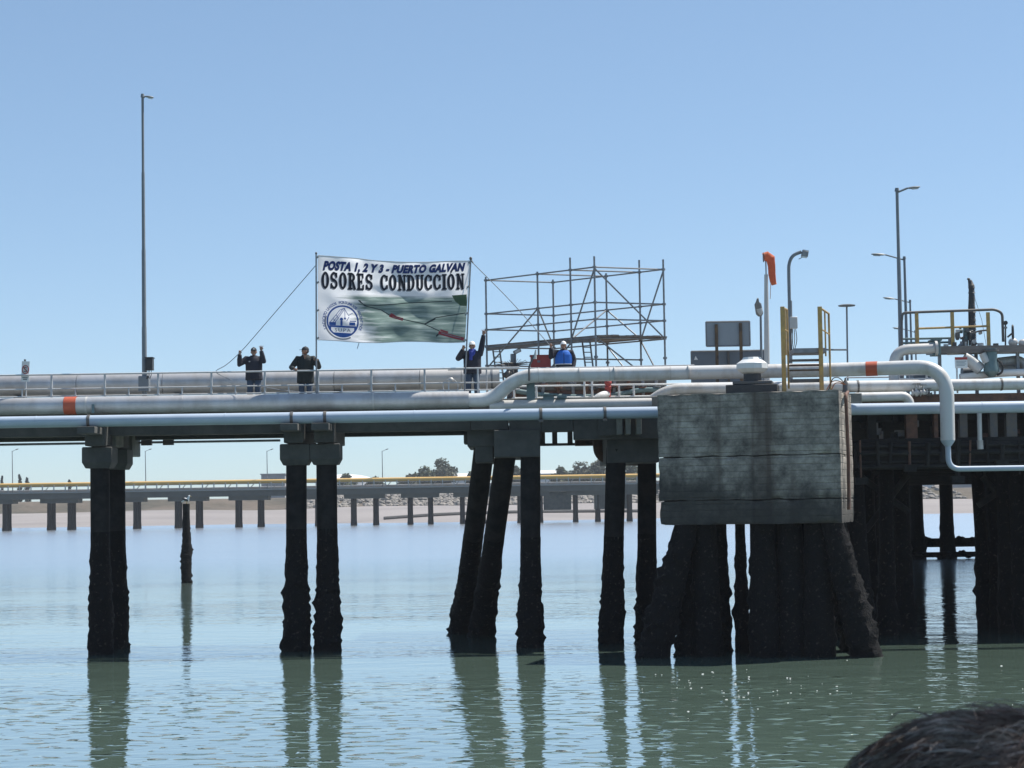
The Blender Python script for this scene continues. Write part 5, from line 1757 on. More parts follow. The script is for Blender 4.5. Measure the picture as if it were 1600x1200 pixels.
# bollard with pale cap
Yb = 56.6
bo = thing('bollard', 'mooring bollard with white many sided cap on the concrete block', 'bollard', P(1176, 611, Yb))
q = P(1176, 606, Yb)
MB().box((q.x, Yb, (BTOP + .02 + P(1176, 602, Yb).z) / 2), (1.5, 1.0, P(1176, 602, Yb).z - BTOP - .02), rz=-.2).build('plinth', M['black'], bo, bevel=.02)
zc = P(1176, 602, Yb).z
MB().box((q.x + .02, Yb, zc + .06), (1.15, .8, .1), rz=-.2).build('base_plate', M['steel_d'], bo, bevel=.02)
MB().tube([V(q.x, Yb, zc + .1), V(q.x, Yb, P(1176, 582, Yb).z)], .26, 20).build('drum', M['black'], bo)
z0, z1 = P(1176, 584, Yb).z, P(1176, 558.5, Yb).z
hh = z1 - z0
MB().loft([ellring((q.x, Yb, z0 + hh * f), r_, r_, 12) for f, r_ in ((0, .27), (.08, .36), (.3, .47), (.62, .46), (.86, .3), (1, .26))]).build('bollard_cap', M['white'], bo, angle=20)

# yellow step-over with side frames
so = thing('stepover', 'worn yellow step ladder frame crossing over the raised pipe', 'steps', P(1255, 611, 57.2))
def yt(a, b_, r=.034, nm='frame_tube'): MB().tube([a, b_], r, 10).build(nm, M['yellow'], so)
for px, dep in ((1225.5, 1.0), (1284, 2.3)):
    f0 = P(px, 611, 56.8); f0.z = BTOP
    f1 = V(f0.x, f0.y, P(px, 479, 56.8).z)
    MB().span((f0.x - .06, f0.y - .05, f0.z), (f0.x + .06, f0.y + .05, f1.z)).build('front_post', M['yellow'], so, smooth=False, bevel=.008)
    b0 = f1 + bv * dep
    yt(f1 - V(0, 0, .03), b0)
    zpl = P(1255, 548, 57).z
    yt(b0, V(b0.x, b0.y, zpl - .1))
    m1 = f1 + bv * dep * .55
    yt(m1, V(m1.x, m1.y, zpl - .1), .026)
    yt(V(f1.x, f1.y, (f1.z + zpl) / 2), V(b0.x, b0.y, (f1.z + zpl) / 2), .022)
    yt(V(b0.x, b0.y, zpl - .1), V(b0.x, b0.y, DZ), .03, 'rear_leg')
xl_, xr_ = P(1231, 548, 57).x, P(1283, 548, 57).x
for (y0, y1, dy, nm, mtn) in ((544, 551, 1.1, 'platform', 'steel'), (561, 564, .28, 'tread', 'steel_d'), (569, 571.5, .26, 'tread', 'rust'), (577, 579, .26, 'tread', 'wood_post'), (592, 597, .3, 'tread', 'steel_d')):
    a, b_ = P(1257, y0, 56.9).z, P(1257, y1, 56.9).z
    yy = 56.9
    MB().box(((xl_ + xr_) / 2 + .3 * dy * .5, yy + dy / 2, (a + b_) / 2), (xr_ - xl_ - .02, dy, a - b_), rz=-.02).build(nm, M[mtn], so, smooth=False)
# warning light on the corner with looping cables
cl_ = P(1321, 600, 56.6)
t_ = thing('corner_lantern', 'dark little lantern with looping cables on the block corner', 'lantern', V(cl_.x, 56.6, BTOP))
MB().loft([ellring((cl_.x, 56.6, BTOP + z), r_, r_, 12) for z, r_ in ((.0, .1), (.05, .1), (.1, .085), (.28, .085), (.34, .06), (.4, .03), (.46, .02))]).build('lantern_body', M['steel_d'], t_)
for i, (dx, top, mtn) in enumerate(((.62, .36, 'cable_o'), (.55, .46, 'cable'), (.48, .3, 'cable_o'))):
    MB().tube(fillet([V(cl_.x - dx, 56.5, BTOP + .02), V(cl_.x - dx * .7, 56.5, BTOP + top), V(cl_.x - .2, 56.55, BTOP + top * 1.05), V(cl_.x, 56.52, BTOP + .25)], .3, 6), .016, 6).build('cable', M[mtn], t_)
MB().tube(fillet([V(cl_.x + .05, 56.5, BTOP + .03), bp_(BL + .14, .5, 7.5), bp_(BL + .16, .6, 5.6), bp_(BL + .13, .6, 4.2)], .2, 5), .05, 8).build('cable', M['rust'], t_)

# ------------------------------------------------------------------ boards, windsock, lamps on the platform
def board(name, label, x0, y0, x1, y1, Y, mt, posts, base_z=DZ, extra=None):
    a, b_ = P(x0, y0, Y), P(x1, y1, Y)
    t_ = thing(name, label, 'board', V((a.x + b_.x) / 2, Y, base_z))
    MB().span((a.x, Y, b_.z), (b_.x, Y + .05, a.z)).build('panel', M[mt], t_, smooth=False, bevel=.006)
    fr_ = MB()
    for (p, q) in ((V(a.x, Y, a.z), V(b_.x, Y, a.z)), (V(a.x, Y, b_.z), V(b_.x, Y, b_.z)), (V(a.x, Y, a.z), V(a.x, Y, b_.z)), (V(b_.x, Y, a.z), V(b_.x, Y, b_.z))):
        fr_.tube([p, q], .03, 6)
    fr_.build('edge_frame', M['steel'], t_)
    for px, yt_, pm_, w_ in posts:
        X = P(px, 500, Y - .08).x
        MB().span((X - w_, Y - .1, base_z), (X + w_, Y - .01, P(px, yt_, Y).z)).build('post', M[pm_], t_, smooth=False)
    return t_


board('sign_board', 'grey sign board seen from behind on two brown posts', 1103, 503, 1172, 540, 65.6, 'board_back', ((1119, 507, 'wood_post', .05), (1157, 505, 'wood_post', .05)))
tb_ = board('wide_board', 'long low dark blue grey board behind the raised pipe', 1080, 549, 1198, 606, 66.3, 'board_dark', ((1137, 549, 'steel_d', .035),))
q = P(1087, 560, 66.25)
MB().prism([q + V(-.06, 0, -.05), q + V(.08, 0, -.05), q + V(.0, 0, .09)], (0, .02, 0)).build('torn_patch', M['white'], tb_, smooth=False)

ws = thing('windsock', 'limp orange windsock hanging from its tall pale mast', 'windsock', V(P(1197, 600, 63).x, 63, DZ))
a, b_ = V(P(1198.5, 600, 63).x, 63, DZ), P(1197, 429, 63)
MB().tube([a, a.lerp(b_, .45), b_], [.095, .09, .06], 14).build('mast', M['clad_w'], ws)
MB().tube([b_, P(1196.5, 405, 63)], .02, 8).build('spindle', M['steel_d'], ws)
c = P(1194, 402, 62.95)
MB().tube([c + V(-.02, math.cos(q) * .13, math.sin(q) * .15) for q in [i * math.pi / 10 for i in range(21)]], .014, 6, caps=False).build('hoop', M['steel_d'], ws)
MB().tube([P(1196.5, 404, 63), c + V(-.02, 0, .15)], .012, 5).build('hoop_arm', M['steel_d'], ws)
pts_ = [P(x, y, 62.95) for x, y in ((1193.5, 402), (1198, 400.5), (1203, 404), (1205.5, 416), (1206.5, 428), (1208.5, 440), (1210, 445))]
rr = [.15, .17, .15, .12, .115, .105, .08]
rings = []
for i, p in enumerate(pts_):
    d = (pts_[min(i + 1, 6)] - pts_[max(i - 1, 0)]).normalized()
    s_ = d.cross(V(0, 1, 0)).normalized()
    ring = []
    for j in range(18):
        q = 2 * math.pi * j / 18
        r_ = rr[i] * (1 + .16 * math.sin(3 * q + i) * (i > 1) + .08 * noise.noise(V(j * .7, i * .9, 2)))
        ring.append(p + s_ * math.cos(q) * r_ + V(0, 1, 0) * math.sin(q) * r_ * (.9 if i < 2 else .6))
    rings.append(ring)
MB().loft(rings[:3], False).build('sock_mouth', M['sock_w'] if False else M['sock'], ws)
MB().loft(rings[2:5], False).build('sock', M['sock'], ws)
MB().loft(rings[4:], False).build('sock_tail', M['sock'], ws)
MB().tube([P(1205, 430, 62.95), P(1204, 450, 62.95), P(1203.5, 467, 62.95)], .01, 5).build('cord', M['cable_o'], ws)

# street lamp seen end-on left of the windsock
t_ = thing('street_lamp', 'short lamp post with an end-on pale lantern left of the windsock', 'lamp post', V(P(1190, 600, 66).x, 66, DZ))
MB().tube([V(P(1190, 600, 66).x, 66, DZ), P(1188.5, 490, 66)], [.05, .04], 10).build('pole', M['pole'], t_)
a, b_ = P(1183.5, 472, 65.2), P(1187.5, 493, 65.6)
MB().tube([P(1184, 466, 65.1), a, a.lerp(b_, .15), a.lerp(b_, .85), b_], [.03, .06, .12, .13, .08], 12, flat=.7).build('lamp_head', M['pole'], t_)
d = (b_ - a)
MB().ell((a + b_) / 2 + V(.015, -.06, -.02), (.1, .05, d.length * .36), 12, 8, Matrix.Rotation(R(-12), 3, 'Y')).build('lens', M['glass'], t_)

# gooseneck lamp
gl = thing('gooseneck_lamp', 'gooseneck pole with boxy floodlight behind the yellow steps', 'lamp post', V(P(1237, 600, 61.5).x, 61.5, DZ))
Y = 61.5
pts_ = [V(P(1236.5, 600, Y).x, Y, DZ), P(1234, 495, Y), P(1232.5, 430, Y), P(1232.5, 412, Y), P(1238, 399, Y), P(1252, 393.5, Y)]
MB().tube(fillet(pts_, .55, 8), .055, 12).build('pole', M['pole'], gl)
MB().tube([P(1234.2, 470, Y), P(1235, 520, Y)], .072, 12).build('sleeve', M['pole'], gl)
c = P(1257.5, 397, Y)
Mx = Matrix.Rotation(R(12), 3, 'Y')
hd = MB().box(c, (.2, .26, .18), M=Mx).build('lamp_head', M['steel'], gl, bevel=.015)
fn_ = MB()
for i in range(6):
    fn_.box(c + Mx @ V(-.085 + .034 * i, 0, .1), (.012, .24, .05), M=Mx)
fn_.build('cooling_fins', M['steel'], hd, smooth=False)
MB().box(c + Mx @ V(.0, -.02, -.1), (.16, .22, .025), M=Mx).build('lens', M['glass'], hd, smooth=False)
MB().tube([c + V(-.08, 0, -.1), c + V(-.2, 0, -.16)], .012, 5).build('bracket', M['steel_d'], gl)
a, b_ = P(1233, 496, Y), P(1245, 514, Y)
jb = MB().span((a.x, Y - .22, b_.z), (b_.x, Y - .06, a.z)).build('junction_box', M['clad_w'], gl, bevel=.02)
for i in range(4):
    MB().tube(fillet([P(1236 + i * 2.4, 514, Y - .15), P(1235 + i * 3.6, 532, Y - .15), P(1235 + i * 2, 548, Y - .1)], .2, 5), .013, 5).build('cable', M['cable' if i % 2 else 'wood_post'], gl)

# thin mast with flat disc
t_ = thing('disc_mast', 'thin mast topped by a flat disc right of the yellow steps', 'mast', V(P(1324, 600, 63).x, 63, DZ))
MB().tube([V(P(1324.5, 600, 63).x, 63, DZ), P(1323, 478, 63)], .03, 8).build('mast', M['pole'], t_)
c = P(1323, 477, 63)
MB().loft([ellring(c + V(0, 0, z), r_, r_, 24) for z, r_ in ((-.05, .06), (-.03, .27), (0, .285), (.025, .2), (.04, .05))]).build('disc', M['pole'], t_)
MB().tube([P(1290, 546.5, 62.5), P(1323.5, 546.5, 62.5)], .03, 8).build('side_rail', M['pole'], t_)

# tall lamp posts
lp = lamp_post('tallest lamp post at left, standing on the jetty behind the railing', V(P(226, 600, 61.9).x, 61.9, DZ), P(222.8, 151, 61.9), P(227, 150.5, 61.9), P(240, 152.5, 61.9), .085, .045, steps=4, headw=.1, mt='pole')
MB().box(P(225.6, 600, 61.9), (.34, .3, .5)).build('base_box', M['pole'], lp, bevel=.02)
a, b_ = P(228.5, 560, 61.8), P(239.5, 578.5, 61.8)
t_ = thing('control_box', 'black box fixed to the left lamp post above the railing', 'box', V((a.x + b_.x) / 2, 61.8, a.z), None)
MB().span((a.x, 61.65, b_.z), (b_.x, 61.95, a.z)).build('box_body', M['black'], t_, bevel=.015)
MB().span((a.x - .02, 61.62, a.z + .002), (b_.x + .02, 61.98, a.z + .03)).build('lid', M['black'], t_, smooth=False)
for x in (231, 233, 236):
    MB().tube(fillet([P(x, 578, 61.7), P(x + 1, 584, 61.7), P(x - 2, 592, 61.75)], .1, 4), .012, 5).build('cable', M['cable'], t_)

zb_ = DZ
lamp_post('tall lamp post at right whose arm points right', V(P(1407.5, 545, 63).x, 63, DZ), P(1401.5, 298, 63), P(1418, 294, 63), P(1437.5, 292, 63), .085, .055, headw=.11, steps=3)
lamp_post('second lamp post from the right cluster with arm pointing left', V(P(1417, 545, 80).x, 80, DZ), P(1413, 404, 80), P(1383, 398, 80), P(1361.5, 397, 80), .08, .05, 'right cluster lamps', headw=.13)
lamp_post('third lower lamp post of the right cluster with arm pointing left', V(P(1424, 545, 104).x, 104, DZ), P(1422, 471, 104), P(1398, 467, 104), P(1380, 465, 104), .08, .05, 'right cluster lamps', headw=.14)
lamp_post('lowest distant lamp post of the right cluster beside the yellow guard', V(P(1431, 545, 135).x, 135, DZ), P(1430, 518, 135), P(1411, 514, 135), P(1395, 512, 135), .08, .05, 'right cluster lamps', headw=.16)

# little prohibition sign at far left
a, b_ = P(33.5, 564, 60.95), P(46, 597, 60.95)
t_ = thing('prohibition_sign', 'small white prohibition sign on a short post at the left railing', 'sign', V(P(42, 600, 60.95).x, 60.95, DZ))
sx = (a.x + b_.x) / 2
MB().tube([V(sx + .03, 60.97, DZ), V(sx - .02, 60.97, a.z + .04)], .022, 8).build('post', M['rail'], t_)
MB().tube([V(sx - .02, 60.97, a.z), V(sx - .02, 60.97, a.z + .05)], .035, 8).build('bracket', M['steel_d'], t_)
Mt = Matrix.Rotation(R(2.5), 3, 'Y')
cc = (a + b_) / 2
MB().box(cc, (.25, .02, .65), M=Mt).build('panel', M['white'], t_, smooth=False)
rc = cc + Mt @ V(0, -.016, .06)
MB().tube([rc + Mt @ V(math.cos(q) * .1, 0, math.sin(q) * .13) for q in [i * math.pi / 14 for i in range(29)]], .014, 6, caps=False).build('red_ring', M['red'], t_)
MB().tube([rc + Mt @ V(-.07, -.004, .09), rc + Mt @ V(.07, -.004, -.09)], .012, 6).build('red_slash', M['red'], t_)
MB().tube([rc + Mt @ V(x, -.002, z) for x, z in ((.045, .05), (-.01, .075), (-.045, .045), (-.02, .01), (.03, -.01), (.04, -.05), (0, -.075), (-.05, -.05))], .013, 6).build('symbol', M['black'], t_)
ln = MB()
for i, wv in enumerate((.17, .13)):
    ln.box(cc + Mt @ V(0, -.013, -.2 - .05 * i), (wv, .006, .022), M=Mt)
ln.build('text_lines', M['black'], t_, smooth=False)

# ------------------------------------------------------------------ pipework at the right end
Yg = 62.6
yg = thing('guard_rail', 'yellow guard rail frame with dark top bar at the right end', 'guard rail', P(1490, 540, Yg))
MB().tube(fillet([P(1409, 500, Yg), P(1410, 489, Yg), P(1440, 487.5, Yg), P(1555, 483.5, Yg), P(1566, 489, Yg), P(1567.5, 534, Yg)], .22, 6), .045, 10).build('top_bar', M['steel_d'], yg)
MB().tube([P(1409, 500, Yg), P(1409, 543, Yg)], .04, 8).build('post', M['steel_d'], yg)
for x in (1432, 1487.5, 1543.5):
    a, b_ = P(x, 488, Yg), P(x + 1, 541, Yg)
    MB().span((a.x - .055, Yg - .04, b_.z), (a.x + .055, Yg + .04, a.z)).build('post', M['yellow'], yg, smooth=False)
MB().tube([P(1432, 513.5, Yg - .02), P(1543, 509.5, Yg - .02)], .035, 8).build('mid_bar', M['yellow'], yg)
for y in (529, 535.5):
    MB().tube([P(1409, y + .7, Yg + .3), P(1487, y - .8, Yg + .3)], .035, 8).build('teal_bar', M['teal'], yg)

hs = thing('wrapped_column', 'shaggy dark wrapped column rising behind the yellow guard rail', 'column', P(1519, 540, 64))
pts_ = [P(x, y, 64) for x, y in ((1521, 545), (1520.5, 520), (1519.5, 495), (1518.5, 470), (1518, 450), (1517, 439))]
mb = MB()
n = 60
for i in range(n):
    f_ = i / n * 5; k0 = min(4, int(f_)); p = pts_[k0].lerp(pts_[k0 + 1], f_ - k0); p2 = p + V(0, 0, .055)
    r_ = (.1 + .03 * noise.noise(V(i * .8, 0, 0))) * (1 if i < 50 else 1 - (i - 50) * .06)
    mb.tube([p, p2], [r_ + .012, r_ - .018], 12)
mb.build('wrapping', M['steel_d'], hs)
MB().tube([pts_[0], pts_[3], P(1513.5, 437, 64)], [.09, .07, .03], 10).build('core', M['black'], hs)
MB().ell(P(1513.5, 436, 64), (.06, .05, .04), 10, 6).build('tip', M['steel_d'], hs)
MB().tube([P(1516, 440, 64), P(1514, 480, 64), P(1515, 540, 64)], .03, 6).build('side_cable', M['cable'], hs)
MB().tube([P(1522, 462, 64), P(1534, 500, 64), P(1541, 540, 64)], .007, 4).build('stay_wire', M['cable'], hs)

def poly_pipe(name, label, pts, r, mtn, fil=.4, cat='pipe', flanges=(), group=None):
    t_ = thing(name, label, cat, pts[0], group)
    fp = fillet(pts, fil, 8)
    MB().tube(fp, r, 18).build('pipe_run', M[mtn], t_)
    for i in flanges:
        p = Vector(pts[i]); d = (Vector(pts[min(i + 1, len(pts) - 1)]) - Vector(pts[max(i - 1, 0)])).normalized()
        MB().disc(p, d, r * 1.45, .08, 20).build('flange', M[mtn], t_)
    return t_


poly_pipe('bent_pipe', 'grey pipe bending down behind the raised pipe near the lamp cluster', [P(1397, 612, 61.8), P(1397, 547, 61.8), P(1462, 544, 61.8)], .17, 'clad_w', .5, flanges=(2,))
a, b_ = P(1455, 533, 61.9), P(1469, 556, 61.9)
t_ = thing('grey_box', 'grey steel box between the bent pipe and the catwalk', 'box', a)
MB().span((a.x, 61.75, b_.z), (b_.x, 62.2, a.z)).build('box_body', M['teal'], t_, bevel=.02)
MB().span((a.x - .04, 61.72, a.z + .002), (b_.x + .04, 62.23, a.z + .04)).build('lid', M['teal'], t_, smooth=False)
# catwalk
cw = thing('catwalk', 'brown grey steel catwalk carrying the valves at the right end', 'catwalk', P(1540, 545, 62.5))
a, b_ = P(1459, 545, 62.2), P(1780, 530, 62.2)
za = P(1540, 541.5, 62.2).z
MB().span((a.x, 62.2, za - .16), (b_.x, 63.4, za)).build('deck', M['steel'], cw, smooth=False)
MB().span((a.x, 62.14, za - .2), (b_.x, 62.198, za + .03)).build('edge_channel', M['plank'], cw, smooth=False)
for x in (1468, 1525, 1590, 1650):
    X = P(x, 560, 62.6).x
    MB().span((X - .05, 62.55, DZ), (X + .05, 62.65, za - .161)).build('leg', M['steel'], cw, smooth=False)
MB().tube([P(1480, 553, 62.5), P(1600, 549, 62.5)], .04, 8).build('conduit', M['clad_w'], cw)
for i, (x, h_, r_) in enumerate(((1478, .12, .08), (1492, .18, .06), (1532, .14, .1), (1556, .12, .09))):
    MB().tube([V(P(x, 540, 62.5).x, 62.5, za), V(P(x, 540, 62.5).x, 62.5, za + h_)], r_, 10).build('stub', M['steel_d' if i % 2 else 'clad_w'], cw)
# loading valve cluster
vc = thing('valve_cluster', 'tangle of dark valves at the foot of the wrapped column', 'valves', P(1510, 538, 62.8))
rng = random.Random(8)
for i in range(26):
    x, y = rng.gauss(1509, 9), rng.uniform(515, 540)
    c = P(x, y, 62.8 + rng.uniform(-.2, .2))
    L_ = rng.uniform(.08, .24)
    d = rng.choice([V(1, 0, 0), V(0, 0, 1), V(.7, 0, .7), V(0, 1, 0)])
    MB().tube([c - d * L_ / 2, c, c + d * L_ / 2], [rng.uniform(.03, .09)] * 3, 10).build('fitting', M[rng.choice(['steel_d', 'steel_d', 'steel', 'teal', 'clad_w'])], vc)
MB().tube([P(1509, 545, 62.8), P(1509, 512, 62.8)], .09, 12).build('riser', M['teal'], vc)
MB().tube(fillet([P(1510, 524, 62.7), P(1530, 517, 62.7), P(1541, 516, 62.7)], .1, 4), .03, 8).build('lever', M['steel_d'], vc)
for x in (1496, 1514):
    c = P(x, 524, 62.7)
    MB().disc(c, (1, .2, 0), .16, .04, 18).build('handwheel', M['steel_d'], vc)
# upright gauge and handwheel
t_ = thing('gauge', 'round gauge on a thin stem on the catwalk', 'gauge', P(1571, 535, 62.5))
MB().tube([V(P(1571, 540, 62.5).x, 62.5, za), P(1571, 506, 62.5)], .028, 8).build('stem', M['steel_d'], t_)
MB().disc(P(1571, 504.5, 62.45), (0, 1, 0), .07, .07, 18).build('dial', M['black'], t_)
MB().disc(P(1571, 512, 62.5), (0, 0, 1), .06, .06, 12).build('collar', M['steel'], t_)
t_ = thing('handwheel_valve', 'valve with an edge-on upright handwheel right of the gauge', 'valve', P(1583, 535, 62.4))
c = P(1582.5, 520, 62.4)
ring = [c + V(.02 * math.cos(q), math.cos(q) * .12, math.sin(q) * .24) for q in [i * math.pi / 12 for i in range(25)]]
MB().tube(ring, .032, 8, caps=False).build('handwheel', M['black'], t_)
for q in (0, 1.05, 2.1):
    MB().tube([c - V(.0, math.cos(q) * .12, math.sin(q) * .24), c + V(0, math.cos(q) * .12, math.sin(q) * .24)], .014, 5).build('spoke', M['black'], t_)
MB().tube([c, P(1574, 527, 62.45)], .03, 8).build('spindle', M['steel_d'], t_)
MB().ell(P(1583, 535, 62.4), (.16, .14, .14), 14, 8).build('valve_body', M['clad_w'], t_)
MB().ell(P(1599, 536, 62.4), (.17, .14, .13), 14, 8).build('valve_bonnet', M['clad_w'], t_)
# flask-shaped body below the catwalk
t_ = thing('strainer', 'dark grey flask shaped strainer hanging under the catwalk', 'strainer', P(1548, 570, 61.9))
c = P(1548, 545, 61.9)
MB().loft([ellring((c.x, 61.9, P(1548, y, 61.9).z), r_, r_, 18) for y, r_ in ((545, .2), (562, .2), (570, .22), (576, .25), (581, .25), (584, .2), (589, .1))]).build('vessel', M['teal'], t_)
MB().disc(P(1548, 548, 61.9), (0, 0, 1), .26, .07, 18).build('flange', M['steel_d'], t_)
MB().tube([P(1535, 552, 61.85), P(1542, 566, 61.85)], [.12, .14], 12).build('side_arm', M['clad_w'], t_)
MB().tube(fillet([P(1556, 560, 61.8), P(1567, 570, 61.8), P(1566, 582, 61.8), P(1558, 586, 61.8)], .15, 5), .035, 8).build('drain_hose', M['cable'], t_)
poly_pipe('sloping_pipe', 'white pipe sloping down to the flask shaped strainer', [P(1506, 559, 62.2), P(1515, 563, 62.2), P(1533, 578, 62.1)], .2, 'white_pipe', .2)
poly_pipe('header_pipe', 'white header pipe under the catwalk at the right edge', [P(1558, 566, 62.9), P(1592, 562, 62.9), P(1604, 572, 62.9), P(1606, 600, 62.9)], .15, 'white_pipe', .3)
poly_pipe('long_white_pipe', 'thin white pipe running right below the strainer', [P(1500, 590, 62.2), P(1560, 583, 62.2), P(1760, 577, 62.2)], .12, 'white', .5)
poly_pipe('cream_pipe', 'cream pipe behind the strainer at the right edge', [P(1556, 577, 63.2), P(1760, 570, 63.2)], .13, 'clad_w', .5)
tv = thing('tank_end', 'dark end of a drum behind the warning sign', 'drum', P(1515, 583, 63.5))
MB().tube([P(1503, 583, 63.5), P(1530, 582, 63.5)], .22, 18).build('drum', M['board_dark'], tv)
MB().tube([P(1424, 590, 63.8), P(1462, 589, 63.8)], .32, 18).build('drum', M['board_dark'], tv)
# low white rails behind the drop pipe
r4 = thing('short_railing', 'short white railing behind the vertical drop of the raised pipe', 'railing', P(1430, 590, 62.4))
for y in (585, 592, 598):
    MB().tube([P(1404, y + .5, 62.4), P(1462, y - .5, 62.4)], .03, 8).build('rail', M['white'], r4)
for x in (1404, 1448, 1460):
    X = P(x, 590, 62.4).x
    MB().tube([V(X, 62.4, DZ), V(X, 62.4, P(x, 584, 62.4).z)], .04, 8).build('post', M['white'], r4)
MB().tube([P(1322, 590, 62.9), P(1400, 589, 62.9)], .025, 8).build('rail', M['rail'], r4)
MB().tube([P(1322, 599, 62.9), P(1400, 598, 62.9)], .025, 8).build('rail', M['rail'], r4)
for i, (x, y, r_) in enumerate(((1432, 614, .16), (1443, 613, .13), (1452, 616, .1), (1436, 606, .08))):
    valve(['round white flanged valve beside the elbow pipe', 'second white valve next to the elbow pipe', 'small dark valve left of the drop pipe', 'tiny white valve above the elbow pipe'][i], x, y, 61.2, r_ * 3.6, 'clad_w' if i != 2 else 'steel_d', 'steel_d')
# warning notice
a, b_ = P(1492, 558, 61.6), P(1512, 575, 61.6)
t_ = thing('warning_notice', 'white warning notice with red header strip beside the drop pipe', 'sign', a)
MB().span((a.x, 61.6, b_.z), (b_.x, 61.63, a.z)).build('panel', M['white'], t_, smooth=False)
MB().span((a.x + .004, 61.594, a.z - .085), (b_.x - .004, 61.599, a.z - .004)).build('red_header', M['red'], t_, smooth=False)
ln = MB()
for i in range(4):
    ln.span((a.x + .04, 61.595, a.z - .13 - .045 * i - .016), (b_.x - .04 - .05 * (i % 2), 61.599, a.z - .13 - .045 * i))
ln.build('text_lines', M['board_back'], t_, smooth=False)
MB().span((a.x + .04, 61.64, DZ), (a.x + .09, 61.68, a.z)).build('post', M['rail'], t_, smooth=False)

# ------------------------------------------------------------------ lone pile with a gull
lpx = P(291.5, 900, 118)
lone = thing('lone_pile', 'single dark crusted pile standing alone in the water', 'pile', V(lpx.x, 118, 0))
ztop = P(291.5, 787, 118).z
pile(lone, (lpx.x, 118, ztop), (lpx.x, 118, -1.0), .215, 77, 4.0, .1, 'shaft')
g_ = thing('gull', 'black backed white gull perched on the lone pile', 'bird', V(lpx.x, 118, ztop))
def G(x, y, z): return V(lpx.x + x, 118 + y, ztop + z)
mb = MB()
mb.ell(G(0, 0, .24), (.2, .1, .105), 16, 10, Matrix.Rotation(R(22), 3, 'Y'))
mb.tube([G(.1, 0, .29), G(.16, 0, .38), G(.17, 0, .43)], [.085, .06, .055], 12)
mb.ell(G(.18, 0, .46), (.07, .055, .056), 12, 8)
mb.tube([G(-.12, 0, .2), G(-.3, 0, .1)], [.06, .03], 10)
fuse(mb, .012, 'body', M['gull_w'], g_, 2)
for s_ in (-1, 1):
    MB().ell(G(-.04, s_ * .085, .25), (.2, .03, .075), 14, 8, Matrix.Rotation(R(20), 3, 'Y')).build('wing', M['gull_d'], g_)
    MB().tube([G(.02, s_ * .04, .16), G(.02, s_ * .04, .01)], .01, 6).build('leg', M['beak'], g_)
    MB().ell(G(.04, s_ * .04, .008), (.045, .03, .01), 8, 5).build('foot', M['beak'], g_)
    MB().ell(G(.21, s_ * .048, .475), .009, 6, 4).build('eye', M['eye'], g_)
MB().tube([G(.235, 0, .455), G(.285, 0, .45), G(.31, 0, .44)], [.018, .014, .004], 8).build('beak', M['beak'], g_)

# ------------------------------------------------------------------ foam flecks drifting on the green water
rng = random.Random(3)
mb = MB()
for i in range(55):
    px = rng.choice([rng.gauss(1090, 60), rng.gauss(1190, 70), rng.uniform(1020, 1600)])
    py = rng.gauss(1078, 14) if px < 1300 else rng.uniform(1030, 1120)
    if rng.random() < .12: px, py = rng.uniform(60, 900), rng.uniform(1030, 1190)
    p = PZ(px, py, .006)
    s_ = rng.uniform(.006, .018)
    mb.ell(p, (s_ * rng.uniform(1, 2.2), s_, s_ * .5), 6, 4)
o = mb.build('foam_flecks', M['foam'])
tag(o, 'tiny white foam flecks drifting on the green water', None, None, 'stuff')

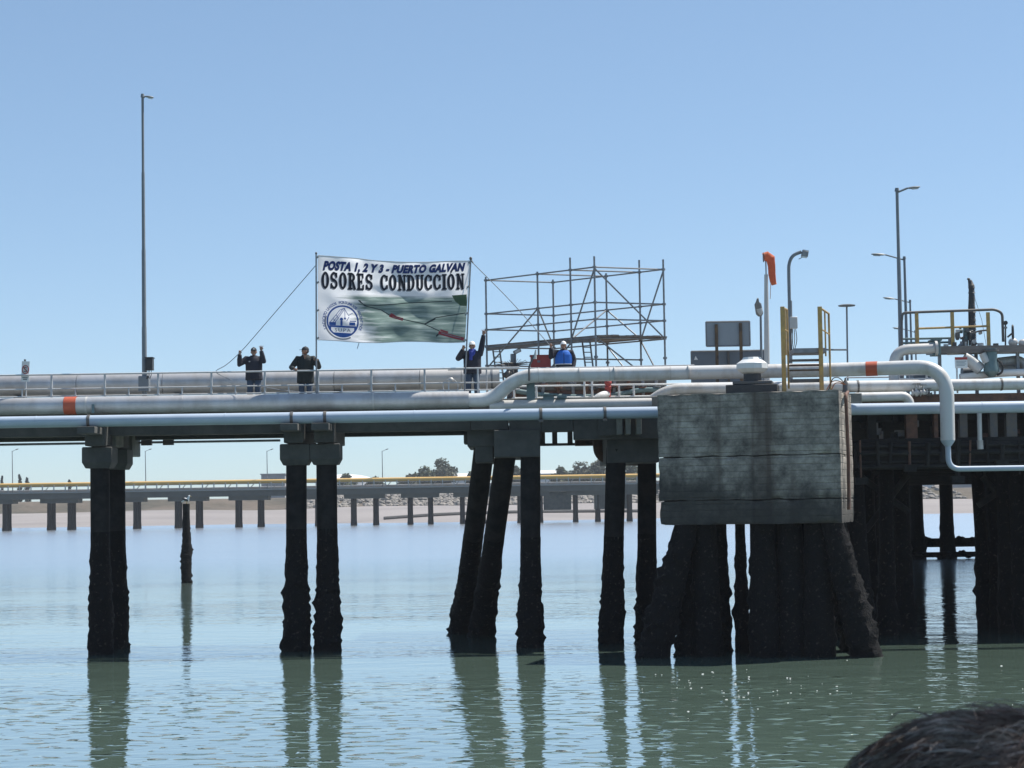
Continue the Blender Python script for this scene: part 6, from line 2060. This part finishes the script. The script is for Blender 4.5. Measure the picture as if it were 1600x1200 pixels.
# ------------------------------------------------------------------ person in front, only the top of the head in view
YH = 1.0
hcn = P(1560, 1460, YH)
base = V(hcn.x, YH, hcn.z - 1.665)
rngh = random.Random(99)
def hair_extra(t_, T, H, k):
    c = T(V(0, -.018, 1.665))
    sk = MB(); sk.ell(c, (.102, .128, .112), 28, 18); sk.build('hair_cap', M['hair'], t_)
    mbs = [MB(), MB()]
    crown = V(.25, -.25, 1).normalized()
    for i in range(9500):
        while True:
            d = V(rngh.gauss(0, 1), rngh.gauss(0, 1), rngh.gauss(.6, 1)).normalized()
            if d.z > -.3: break
        # hair falls away from the crown, tousled by the wind
        flow = (d - crown * d.dot(crown))
        flow = flow.normalized() if flow.length > .05 else V(1, 0, 0)
        wob_ = V(noise.noise(d * 4.1), noise.noise(d * 4.1 + V(9, 0, 0)), noise.noise(d * 4.1 + V(0, 9, 0)))
        flow = (flow + wob_ * 1.1 + V(rngh.gauss(0, .15), rngh.gauss(0, .15), rngh.gauss(0, .15)))
        flow = (flow - d * flow.dot(d)).normalized()
        L_ = rngh.uniform(.014, .034)
        lift = (rngh.uniform(.02, .22) if rngh.random() < .97 else rngh.uniform(.3, .6)) + .55 * max(0, noise.noise(d * 5.5 + V(3, 3, 3)))
        curl = rngh.gauss(0, .35) + 1.2 * noise.noise(d * 6 + V(8, 1, 0))
        side = d.cross(flow).normalized()
        p0 = c + V(d.x * .101, d.y * .127, d.z * .111)
        for s_ in range(2):
            off = side * rngh.gauss(0, .0045) + flow * rngh.gauss(0, .006)
            tip = side * rngh.gauss(0, .003) + d * rngh.uniform(-.002, .003)
            pts_ = []
            for j in range(5):
                t__ = j / 4
                pts_.append(p0 + off * (1 - .5 * t__) + flow * L_ * t__ + d * (.001 + lift * L_ * .5 * math.sin(t__ * 2.2) - .5 * (L_ * t__) ** 2 / .1) + side * curl * L_ * .4 * t__ * t__ + tip * t__)
            wq = rngh.uniform(.45, .85)
            mbs[1 if noise.noise(d * 9 + V(1, 7, 2)) > .12 and rngh.random() < .55 and lift < .35 else 0].tube(pts_, [q * wq for q in (.0005, .0006, .0006, .0005, .0002)], 3, caps=False)
    mbs[0].build('hair_locks', M['hair'], t_)
    mbs[1].build('grey_highlight_locks', M['hair_g'], t_)
person('person in front seen only by the top of a dark tousled wet looking head', base, 1.0,
       [((-.215, 0, 1.42), (-.28, .0, 1.13), (-.25, -.12, .88), (0, -.1, -1), -1, True), ((.215, 0, 1.42), (.28, .0, 1.13), (.25, -.12, .88), (0, -.1, -1), 1, True)],
       R(180), None, 'navy', .78, hair_extra, g=1.0)

# ------------------------------------------------------------------ thin sea haze
hz = MB().span((-900, -60, -3.5), (900, 1000, 70)).build('haze', None, None, smooth=False)
hm = bpy.data.materials.new('sea_haze')
hm.use_nodes = True
hn = hm.node_tree
hn.nodes.remove(hn.nodes['Principled BSDF'])
pv = hn.nodes.new('ShaderNodeVolumePrincipled')
pv.inputs['Color'].default_value = (0.86, 0.92, 1, 1)
pv.inputs['Density'].default_value = 0.00016
hn.links.new(pv.outputs[0], hn.nodes['Material Output'].inputs['Volume'])
hz.data.materials.append(hm)
tag(hz, 'thin pale sea haze over the estuary', None, None, 'stuff')
